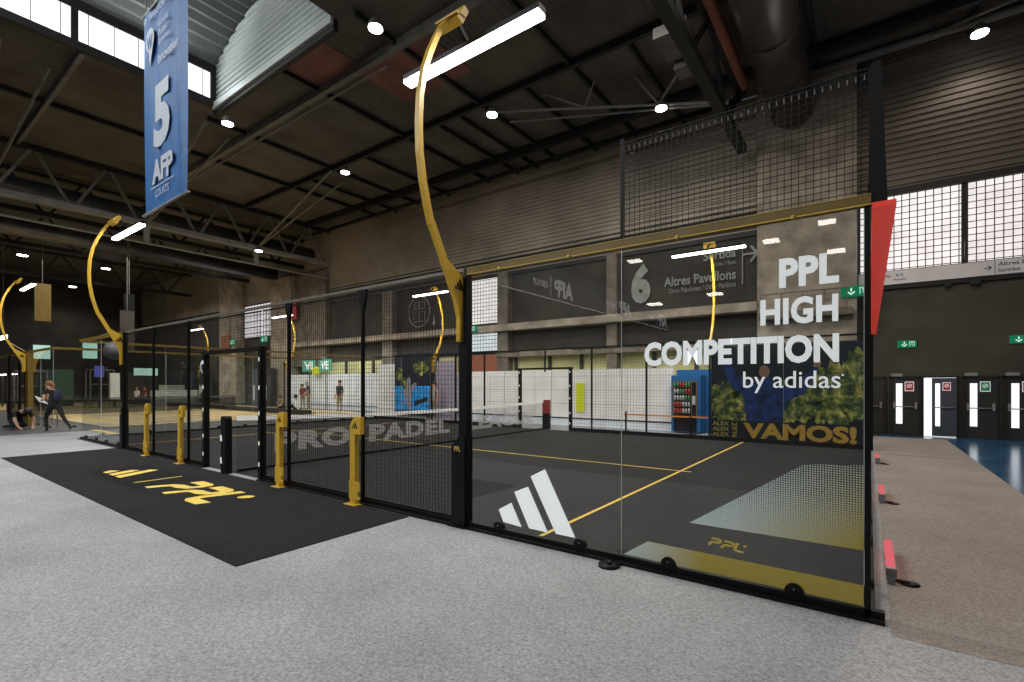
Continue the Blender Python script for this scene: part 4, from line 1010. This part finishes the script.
for k, x in enumerate((-58, -55.5, -53.2, -50.8, -40.5, -38.6)):
    z1 = 2.9
    t = thing('tall_cabinet', 'tall dark cabinet in the row seen through the doorway', 'cabinet', (x, 15, 0), 'cabinets by the far wall')
    part(MB().box(x-.55, x+.55, 14.9, 15.3, 0, z1), 'body', 'wallb' if k % 2 else 'doorblue', t); part(MB().box(x-.35, x-.1, 14.88, 14.9, .4, 1.6), 'door_slot', 'barw' if k > 1 else 'ductl', t)
o = MB().ball((-29.2, -1.2, 3.35), .36, 20, 12).build('inflatable_ball', 'yball'); tag(o, 'lime yellow ball hanging at the left edge of the frame', 'ball')
q = MB().ball((-29.2, -1.2, 3.35), .365, 20, 5, (1,1,1), .68, 1.0).build('blue_patch', 'ballb', o)
q2 = MB().tube([(-29.2, -1.2, 3.7), (-29.2, -.9, 3.9), (-28.65, .1, 3.05)], .02, 6).build('hanging_arm', 'goldbeam', o)
o = MB().ball((-19.0, .55, 2.72), .28, 20, 12).build('inflatable_ball', 'gball'); tag(o, 'grey ball hanging behind the glass by the second mast', 'ball')
q = MB().tube([(-19.0, .55, 2.98), (-19.0, .55, 3.3), (-19.0, .0, 3.06)], .012, 6).build('hanging_cord', 'steel', o)
o = MB().box(-26.5, -26.1, .6, .64, 1.0, 1.35).build('wall_paper_sheet', 'paper'); tag(o, 'pale sheet fixed behind the striding person', 'paper sheet')
part(MB().box(-26.32, -26.28, .62, .66, 0.01, 1.0), 'stand_leg', 'steel', o)
o = MB().box(-50, -44, 1.6, 1.7, 4.55, 4.75).build('ceiling_strip_light', 'led'); tag(o, 'long white strip light far left above the next court', 'strip light')
part(MB().tube([(-45, 1.65, 4.75), (-45, 1.65, CZ)], .012, 4).tube([(-49, 1.65, 4.75), (-49, 1.65, CZ)], .012, 4), 'suspension_rod', 'steel', o)
o = MB().box(-54, -48, 2.6, 2.7, 2.35, 2.42).build('ceiling_strip_light', 'led'); tag(o, 'thin low strip light behind the striding person', 'strip light')
part(MB().box(-53, -52.9, 2.6, 2.7, .02, 2.35).box(-49, -48.9, 2.6, 2.7, .02, 2.35), 'stand_leg', 'steeld', o)

# ------------------------------------------------------------------ blue hanging banner
bx0, bx1, by = -12.9, -10.62, -.5
t = thing('hanging_banner', 'blue hanging banner with a large 5 and AFP COURTS', 'banner', ((bx0+bx1)/2, by, 5.3))
def bz0(x): return 5.33
def by_(x, z): return by+.022*math.sin((x-bx0)*7.2+z*.35)+.008*math.sin(x*13+z*1.2)
mb = MB(); nx, nz = 60, 50; ztop = 9.62; vs = []; fs = []
for j in range(nz+1):
    for i in range(nx+1):
        x = bx0+(bx1-bx0)*i/nx; z = 5.33+(ztop-5.33)*j/nz; vs.append((x, by_(x, z), z))
for j in range(nz):
    for i in range(nx): fs.append((j*(nx+1)+i, j*(nx+1)+i+1, (j+1)*(nx+1)+i+1, (j+1)*(nx+1)+i))
cloth = part(mb.add(vs, fs, True), 'cloth', 'banner', t)
part(MB().tube([(bx0-.03, by, 5.33), (bx1+.03, by, 5.33)], .03, 8).tube([(bx0-.03, by, ztop), (bx1+.03, by, ztop)], .03, 8), 'pole', 'steell', t)
def btxt(s, x0, x1, z0, z1, b=0.0, mb=None):
    return text_mb(s, lambda u, v: (x0+(x1-x0)*u, by-.034, z0+(z1-z0)*v), b, 1, mb)
mb = btxt('5', -12.25, -11.40, 6.55, 7.85, .05); part(mb, 'numeral', 'bwhite', t)
mb = btxt('AFP', -12.33, -11.25, 5.85, 6.33, .05); btxt('COURTS', -12.15, -11.45, 5.55, 5.70, 0, mb)
mb.add([(x, by-.034, z) for x, z in ((-12.4,5.765),(-11.2,5.765),(-11.2,5.785),(-12.4,5.785))], [(0,1,2,3)])
btxt('Innovation', -12.0, -11.0, 8.25, 8.45, .01, mb); btxt('World', -12.0, -11.5, 9.0, 9.12, 0, mb); btxt('Padel', -12.0, -11.55, 8.82, 8.94, 0, mb); btxt('Summit', -12.0, -11.4, 8.64, 8.76, 0, mb)
btxt('BY TRANSFORMATION', -12.8, -11.0, 9.35, 9.48, 0, mb)
part(mb, 'lettering', 'bwhite', t)
poly = [(-12.46+.23*math.cos(a), 8.93+.25*math.sin(a)) for a in [PI*k/10-.25 for k in range(16)]]+[(-12.46,8.38)]
mb = MB(); mb.add([(-12.46, by-.034, 8.85)]+[(x, by-.034, z) for x, z in poly], [(0, i+1, (i+1) % len(poly)+1) for i in range(len(poly))]); part(mb, 'emblem', 'bwhite', t)
mb = btxt('W', -12.62, -12.30, 8.72, 9.02, .05); 
mb.v = [(a, b-.006, c) for a, b, c in mb.v]; part(mb, 'emblem_letter', 'banner', t)
part(MB().tube([(bx0+.1, by, ztop), (bx0+.1, by, 15.0)], .012, 4).tube([(bx1-.1, by, ztop), (bx1-.1, by, 15.2)], .012, 4), 'hanging_wire', 'steel', t)
# black AFP banner behind the viewpoint, seen as a reflection in the glass
t = thing('hanging_banner', 'long black AFP GROUP banner visible mirrored in the glass panels', 'banner', (-9, -16, 4.55))
part(MB().box(-9.02, -8.99, -21.5, -6.9, 4.6, 5.75), 'cloth', 'bannerk', t)
mb = MB()
for a in (-11.2, -16.5, -21.3):
    text_mb('AFP', lambda u, v: (-8.98, a+1.3*(u), 4.75+.6*v), .05, 1, mb); mb.box(-8.985, -8.98, a+1.5, a+1.53, 4.75, 5.4); text_mb('GROUP', lambda u, v: (-8.98, a+1.7+.9*u, 4.95+.22*v), .02, 1, mb)
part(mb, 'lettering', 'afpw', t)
part(MB().box(-8.99, -8.975, -21.5, -6.9, 4.6, 4.63), 'hem', 'afpw', t)
part(MB().tube([(-9, -7.2, 5.75), (-9, -7.2, CZ)], .012, 4).tube([(-9, -21, 5.75), (-9, -21, CZ)], .012, 4), 'hanging_wire', 'steel', t)
for i, (x, y, z) in enumerate(((-2.8, -14, 6.56), (-1.17, -14, 6.9), (-0.92, -14, 5.92), (-10.15, -14, 8.06), (-7.74, -14, 6.59), (-6.91, -14, 4.79), (-4.65, -14, 4.94))):
    t = thing('batten_lamp', 'white batten lamp seen only as a reflection in the glass', 'ceiling lamp', (x, y, z), 'reflected batten lamps')
    part(MB().box(x-.24, x+.24, y-.2, y+.2, z, z+.06), 'diffuser', 'lamp', t); part(MB().tube([(x, y, z+.06), (x, y, CZ)], .012, 4), 'suspension_rod', 'steel', t)

# ------------------------------------------------------------------ people
def person(label, loc, rz, J, top, legs, hair, shoe='shoe', longhair=False, sleeve=.6, scale=1.0):
    """J: joint dict in local metres, x = right, y = forward. Skin-modifier body, one continuous mesh."""
    pts = {k: Vector(v) for k, v in J.items()}
    names = ['pelvis','belly','chest','neck','jaw','crown','shL','elL','wrL','haL','shR','elR','wrR','haR','hiL','knL','anL','toL','hiR','knR','anR','toR']
    rad = dict(pelvis=.135,belly=.125,chest=.14,neck=.06,jaw=.085,crown=.082,shL=.065,elL=.043,wrL=.03,haL=.034,shR=.065,elR=.043,wrR=.03,haR=.034,
               hiL=.095,knL=.06,anL=.04,toL=.035,hiR=.095,knR=.06,anR=.04,toR=.035)
    edges = [('pelvis','belly'),('belly','chest'),('chest','neck'),('neck','jaw'),('jaw','crown'),('chest','shL'),('shL','elL'),('elL','wrL'),('wrL','haL'),
             ('chest','shR'),('shR','elR'),('elR','wrR'),('wrR','haR'),('pelvis','hiL'),('hiL','knL'),('knL','anL'),('anL','toL'),('pelvis','hiR'),('hiR','knR'),('knR','anR'),('anR','toR')]
    for s in 'LR':
        h = pts['ha'+s]; d = (h-pts['wr'+s]).normalized(); side = d.cross(Vector((0,0,1)));
        if side.length < .1: side = Vector((0,1,0))
        side.normalize()
        for q, (o_, ln) in enumerate(((-.026,.075), (-.009,.088), (.009,.082), (.026,.066))):
            k = 'f%s%d' % (s, q); pts[k] = h+side*o_+d*ln*.6+Vector((0,0,-.012)); pts[k+'t'] = pts[k]+d*ln*.4+Vector((0,0,-.02)); rad[k] = .010; rad[k+'t'] = .008
            names += [k, k+'t']; edges += [('ha'+s, k), (k, k+'t')]
        k = 'th'+s; pts[k] = h-side*.045*(1 if s == 'L' else -1)+d*.02; rad[k] = .011; names.append(k); edges.append(('ha'+s, k))
    me = bpy.data.meshes.new('person'); me.from_pydata([pts[n_]*scale for n_ in names], [(names.index(a), names.index(b)) for a, b in edges], [])
    ob = bpy.data.objects.new('person', me); COL.objects.link(ob)
    sk = ob.modifiers.new('s', 'SKIN'); sk.use_smooth_shade = True
    for i, n_ in enumerate(names):
        sv = me.skin_vertices[0].data[i]; r = rad[n_]*scale
        sv.radius = (r*1.25, r*.85) if n_ in ('pelvis','belly','chest') else (r, r); sv.use_root = (n_ == 'pelvis')
    sb = ob.modifiers.new('d', 'SUBSURF'); sb.levels = 2; sb.render_levels = 2
    bpy.context.view_layer.update()
    em = bpy.data.meshes.new_from_object(ob.evaluated_get(bpy.context.evaluated_depsgraph_get()))
    bpy.data.objects.remove(ob, do_unlink=True)
    em.materials.clear()
    for mt in (top, legs, 'skin', shoe): em.materials.append(M[mt])
    segs = []
    for a, b in edges:
        A, B = pts[a]*scale, pts[b]*scale
        if b in ('anL','anR','knL','knR','hiL','hiR'): mi = 1
        elif b in ('toL','toR'): mi = 3
        elif a in ('neck','jaw') or b[0] == 'f' or b.startswith('th') or b.startswith('ha') or b.startswith('wr'): mi = 2
        elif b.startswith('el'): mi = 0
        elif b == 'belly': mi = 0
        else: mi = 0
        segs.append((A, B, mi, b))
    for p in em.polygons:
        c = p.center; best = 9; mi = 0
        for A, B, m_, b in segs:
            d = B-A; t_ = max(0, min(1, (c-A).dot(d)/d.length_squared)); q = (A+d*t_-c).length-.5*rad[b]
            mm = m_
            if b.startswith('el') and t_ > sleeve: mm = 2
            if q < best: best = q; mi = mm
        p.material_index = mi; p.use_smooth = True
    body = bpy.data.objects.new('person', em); COL.objects.link(body); body.location = loc; body.rotation_euler = (0,0,rz)
    tag(body, label, 'person')
    jaw, cr = pts['jaw']*scale, pts['crown']*scale; up = (cr-jaw).normalized(); fw = Vector(J.get('face', (0,1,0))).normalized()
    c = (jaw+cr)/2+up*.045*scale-fw*.022*scale
    hb = MB().ball((0,0,0), .108*scale, 16, 8, (.95,1.02,1.05), 0, .56)
    rot = Vector((0,0,1)).rotation_difference((up-fw*.35).normalized()).to_matrix()
    hb.v = [tuple(rot @ Vector(v)+c) for v in hb.v]
    if longhair:
        hb.tube([c-fw*.06+up*.02, c-fw*.16-up*.03, c-fw*.24-up*.13], [.06,.055,.02], 8)
    h = hb.build('hair', hair, body)
    side = up.cross(fw).normalized(); fb = MB()
    fc = (jaw+cr)/2+fw*.085*scale
    fb.ball(fc-up*.005+fw*.008, .014, 8, 6, (1,1,1.5)); fb.ball((jaw+cr)/2+side*.088*scale, .02, 8, 6, (.6,1,1.4)); fb.ball((jaw+cr)/2-side*.088*scale, .02, 8, 6, (.6,1,1.4))
    fb.build('nose_and_ears', 'skin', body)
    eb = MB(); eb.ball(fc+side*.032+up*.028, .010, 6, 4); eb.ball(fc-side*.032+up*.028, .010, 6, 4); eb.tube([fc-up*.05-side*.02-fw*.006, fc-up*.052, fc-up*.05+side*.02-fw*.006], .005, 4)
    eb.build('eyes_and_mouth', 'haird', body)
    return body
STAND = dict(pelvis=(0,0,.95),belly=(0,0,1.12),chest=(0,0,1.36),neck=(0,0,1.50),jaw=(0,.01,1.60),crown=(0,0,1.72),
    shL=(-.19,0,1.42),elL=(-.25,-.02,1.14),wrL=(-.26,.06,.90),haL=(-.26,.08,.82),shR=(.19,0,1.42),elR=(.25,-.02,1.14),wrR=(.26,.06,.90),haR=(.26,.08,.82),
    hiL=(-.09,0,.90),knL=(-.11,.02,.50),anL=(-.12,0,.08),toL=(-.13,.15,.04),hiR=(.09,0,.90),knR=(.11,.02,.50),anR=(.12,0,.08),toR=(.13,.15,.04))
face = 2.35
person('person in dark polo and khaki trousers standing before the bluish hoarding', (-26.2,13.0,.02), PI+.2, STAND, 'navy', 'khaki', 'haird', scale=1.06)
J2 = dict(STAND); J2.update(jaw=(0,.09,1.57), crown=(0,.10,1.69), neck=(0,.03,1.49), wrL=(-.12,.12,.98), haL=(-.05,.16,.93), wrR=(.12,.12,.98), haR=(.05,.16,.93))
person('person in navy top with lowered head, standing left of the polo wearer', (-29.6,13.0,.02), PI/2+.8, J2, 'navy', 'khaki', 'hairg', scale=1.05)
person('person in dark red top standing behind the seated people', (-30.6,13.2,.02), PI+.4, J2, 'redc', 'khaki', 'haird', scale=.95)
person('person in pale clothes standing right of the tall picture screen', (-19.6-0.0+2.6,11.9,.0), PI, STAND, 'hairg', 'khaki', 'haird', scale=1.0)
SIT = dict(pelvis=(0,0,.16),belly=(0,.06,.34),chest=(0,.14,.55),neck=(0,.20,.68),jaw=(0,.25,.76),crown=(0,.27,.88),
    shL=(-.19,.14,.60),elL=(-.25,.32,.40),wrL=(-.16,.50,.30),haL=(-.10,.56,.27),shR=(.19,.14,.60),elR=(.25,.32,.40),wrR=(.16,.50,.30),haR=(.10,.56,.27),
    hiL=(-.10,.02,.15),knL=(-.16,.40,.42),anL=(-.14,.55,.08),toL=(-.14,.70,.05),hiR=(.10,.02,.15),knR=(.16,.40,.42),anR=(.14,.55,.08),toR=(.14,.70,.05))
person('person in white shirt sitting on the tan floor beyond the net', (-27.6,11.2,.02), PI/2, SIT, 'whitec', 'blackc', 'haird', scale=1.1)
person('person in khaki shirt sitting on the tan floor left of the white shirt', (-29.0,11.1,.02), PI, SIT, 'khaki', 'blackc', 'haird', scale=1.05)
person('person in white sitting by the pale counter in the distance', (-44.0,8.2,.02), PI+.5, STAND, 'whitec', 'navy', 'hairb', scale=.8)
person('person in red and white standing by the pale counter in the distance', (-42.4,8.2,.02), PI, STAND, 'redc', 'navy', 'haird', scale=.85)
person('distant person in white seen through the left edge of the doorway', (-46.0,13.2,.02), PI, STAND, 'whitec', 'navy', 'haird', scale=1.0)
# striding person, moving towards -x, carrying papers, pack on the back.  local y = forward
RUN = dict(pelvis=(0,0,.92),belly=(0,.05,1.08),chest=(0,.13,1.30),neck=(0,.19,1.43),jaw=(0,.25,1.51),crown=(0,.27,1.63),face=(0,1,-.1),
    shL=(-.18,.15,1.36),elL=(-.24,.10,1.09),wrL=(-.15,.32,1.08),haL=(-.11,.40,1.09),shR=(.18,.15,1.36),elR=(.24,.12,1.08),wrR=(.14,.34,1.05),haR=(.10,.41,1.05),
    hiL=(-.09,.02,.88),knL=(-.10,.24,.50),anL=(-.11,.16,.09),toL=(-.12,.32,.035),hiR=(.09,-.02,.88),knR=(.10,-.22,.52),anR=(.11,-.56,.16),toR=(.12,-.46,.035))
rp = Vector((-23.35, .02, .006))
person('person in black striding left with white papers and auburn hair', rp, PI/2+.35, RUN, 'blackc', 'blackc', 'hairb', longhair=True, sleeve=.35, scale=1.05)
def on_run(p):
    a = PI/2+.35; c_, s_ = math.cos(a), math.sin(a); p = Vector(p)*1.05; return Vector((c_*p.x-s_*p.y, s_*p.x+c_*p.y, p.z))+rp
mb = MB(); P = [on_run(q) for q in ((-.20,.38,1.02),(.12,.48,.92),(.06,.66,1.10),(-.22,.56,1.22))]
mb.add(P+[p+Vector((0,0,.012)) for p in P], [(0,1,2,3),(4,7,6,5),(0,4,5,1),(1,5,6,2),(2,6,7,3),(3,7,4,0)])
o = mb.build('paper_sheets', 'paper'); tag(o, 'white paper sheets held by the striding person', 'papers')
mb = MB(); mb.ball((0,0,0), 1, 14, 9, (.13,.09,.20)); mb.v = [tuple(on_run((v[0], v[1]-.14, v[2]+1.22))) for v in mb.v]
o = mb.build('shoulder_bag', 'navy'); tag(o, 'dark rounded bag on the back of the striding person', 'bag')
mb = MB().tube([on_run(q) for q in ((-.1,-.02,1.25),(-.12,.12,1.47),(-.12,.28,1.30),(-.12,.16,1.05))], .018, 6); part(mb, 'strap', 'blackc', o)
KN = dict(pelvis=(0,0,.34),belly=(0,.16,.42),chest=(0,.38,.50),neck=(0,.50,.54),jaw=(0,.60,.55),crown=(0,.70,.52),face=(0,.3,-1),
    shL=(-.18,.38,.50),elL=(-.22,.48,.25),wrL=(-.16,.56,.06),haL=(-.14,.62,.035),shR=(.18,.38,.50),elR=(.22,.50,.26),wrR=(.18,.60,.06),haR=(.16,.66,.035),
    hiL=(-.10,0,.30),knL=(-.13,.26,.08),anL=(-.13,-.16,.07),toL=(-.13,-.32,.05),hiR=(.10,0,.30),knR=(.13,.26,.08),anR=(.13,-.16,.07),toR=(.13,-.32,.05))
person('person in black kneeling with hands on the floor behind the striding person', (-26.9,-.42,.0), -PI/2+.25, KN, 'blackc', 'blackc', 'haird', shoe='blackc', scale=1.25)

# ------------------------------------------------------------------ lights
def area(name, loc, rot, sx, sy, e, col=(1,1,1)):
    l = bpy.data.lights.new(name, 'AREA'); l.shape = 'RECTANGLE'; l.size = sx; l.size_y = sy; l.energy = e; l.color = col
    o = bpy.data.objects.new(name, l); COL.objects.link(o); o.location = loc; o.rotation_euler = rot; return o
area('vault_daylight', (-17.4, -3.5, 14.0), (math.radians(90),0,0), 6, 1.4, 110, (.93,.98,1))
area('vault_side_daylight', (MX0+.2, -3, 13.7), (0,math.radians(-100),0), 1.0, 13, 200, (.93,.98,1))
area('skylight_area', (-14, -10.5, 12.65), (math.radians(6),0,0), 14, 13, 3150, (.95,.98,1))
area('near_skylight', (-4, -13, 12.4), (math.radians(22),0,0), 9, 10, 700, (.97,.98,1))
area('warm_fill_light', (1.2, 5, 12.0), (0,0,0), 1.5, 6, 460, (1,.86,.74))  # unseen source added to warm and brighten the right-hand carpet
area('court_roof_lamp', (-9, 6.5, 11.8), (0,0,0), 12, 1.0, 600, (1,.95,.88))
area('entrance_daylight', (3.5, W-.3, 6.8), (math.radians(-90+25),0,0), 9, 2.4, 160, (1,.93,.9))
area('gallery_lamp', (-10, 14.6, 4.3), (math.radians(-25),0,0), 12, .3, 120, (1,.97,.7))
area('gallery_lamp', (-27, 14.9, 4.3), (math.radians(-15),0,0), 12, .3, 150, (.95,.97,1))
area('court_lamp', (-34, 6, 9.0), (0,0,0), 14, 8, 900, (1,.95,.86))
area('court_lamp', (-52, 8, 9.5), (0,0,0), 10, 8, 600, (1,.95,.86))
w = bpy.data.worlds.new('world'); SC.world = w; w.use_nodes = True
w.node_tree.nodes['Background'].inputs[0].default_value = (.8,.85,1,1); w.node_tree.nodes['Background'].inputs[1].default_value = .04

# ------------------------------------------------------------------ camera
cd = bpy.data.cameras.new('camera'); cam = bpy.data.objects.new('camera', cd); COL.objects.link(cam)
cam.location = (-.077, -4.266, 1.698); cam.rotation_euler = (PI/2, 0, .611)
cd.sensor_width = 36; cd.lens = 482.886/1024*36
cd.shift_x = -(530.1-512)/1024; cd.shift_y = (384.03-341)/1024; cd.clip_end = 300
SC.camera = cam
SC.view_settings.view_transform = 'Standard'; SC.view_settings.look = 'None'; SC.view_settings.exposure = 0.0
SC.cycles.max_bounces = 10; SC.cycles.transparent_max_bounces = 24; SC.cycles.use_denoising = True
SC.cycles.sample_clamp_indirect = 4.0
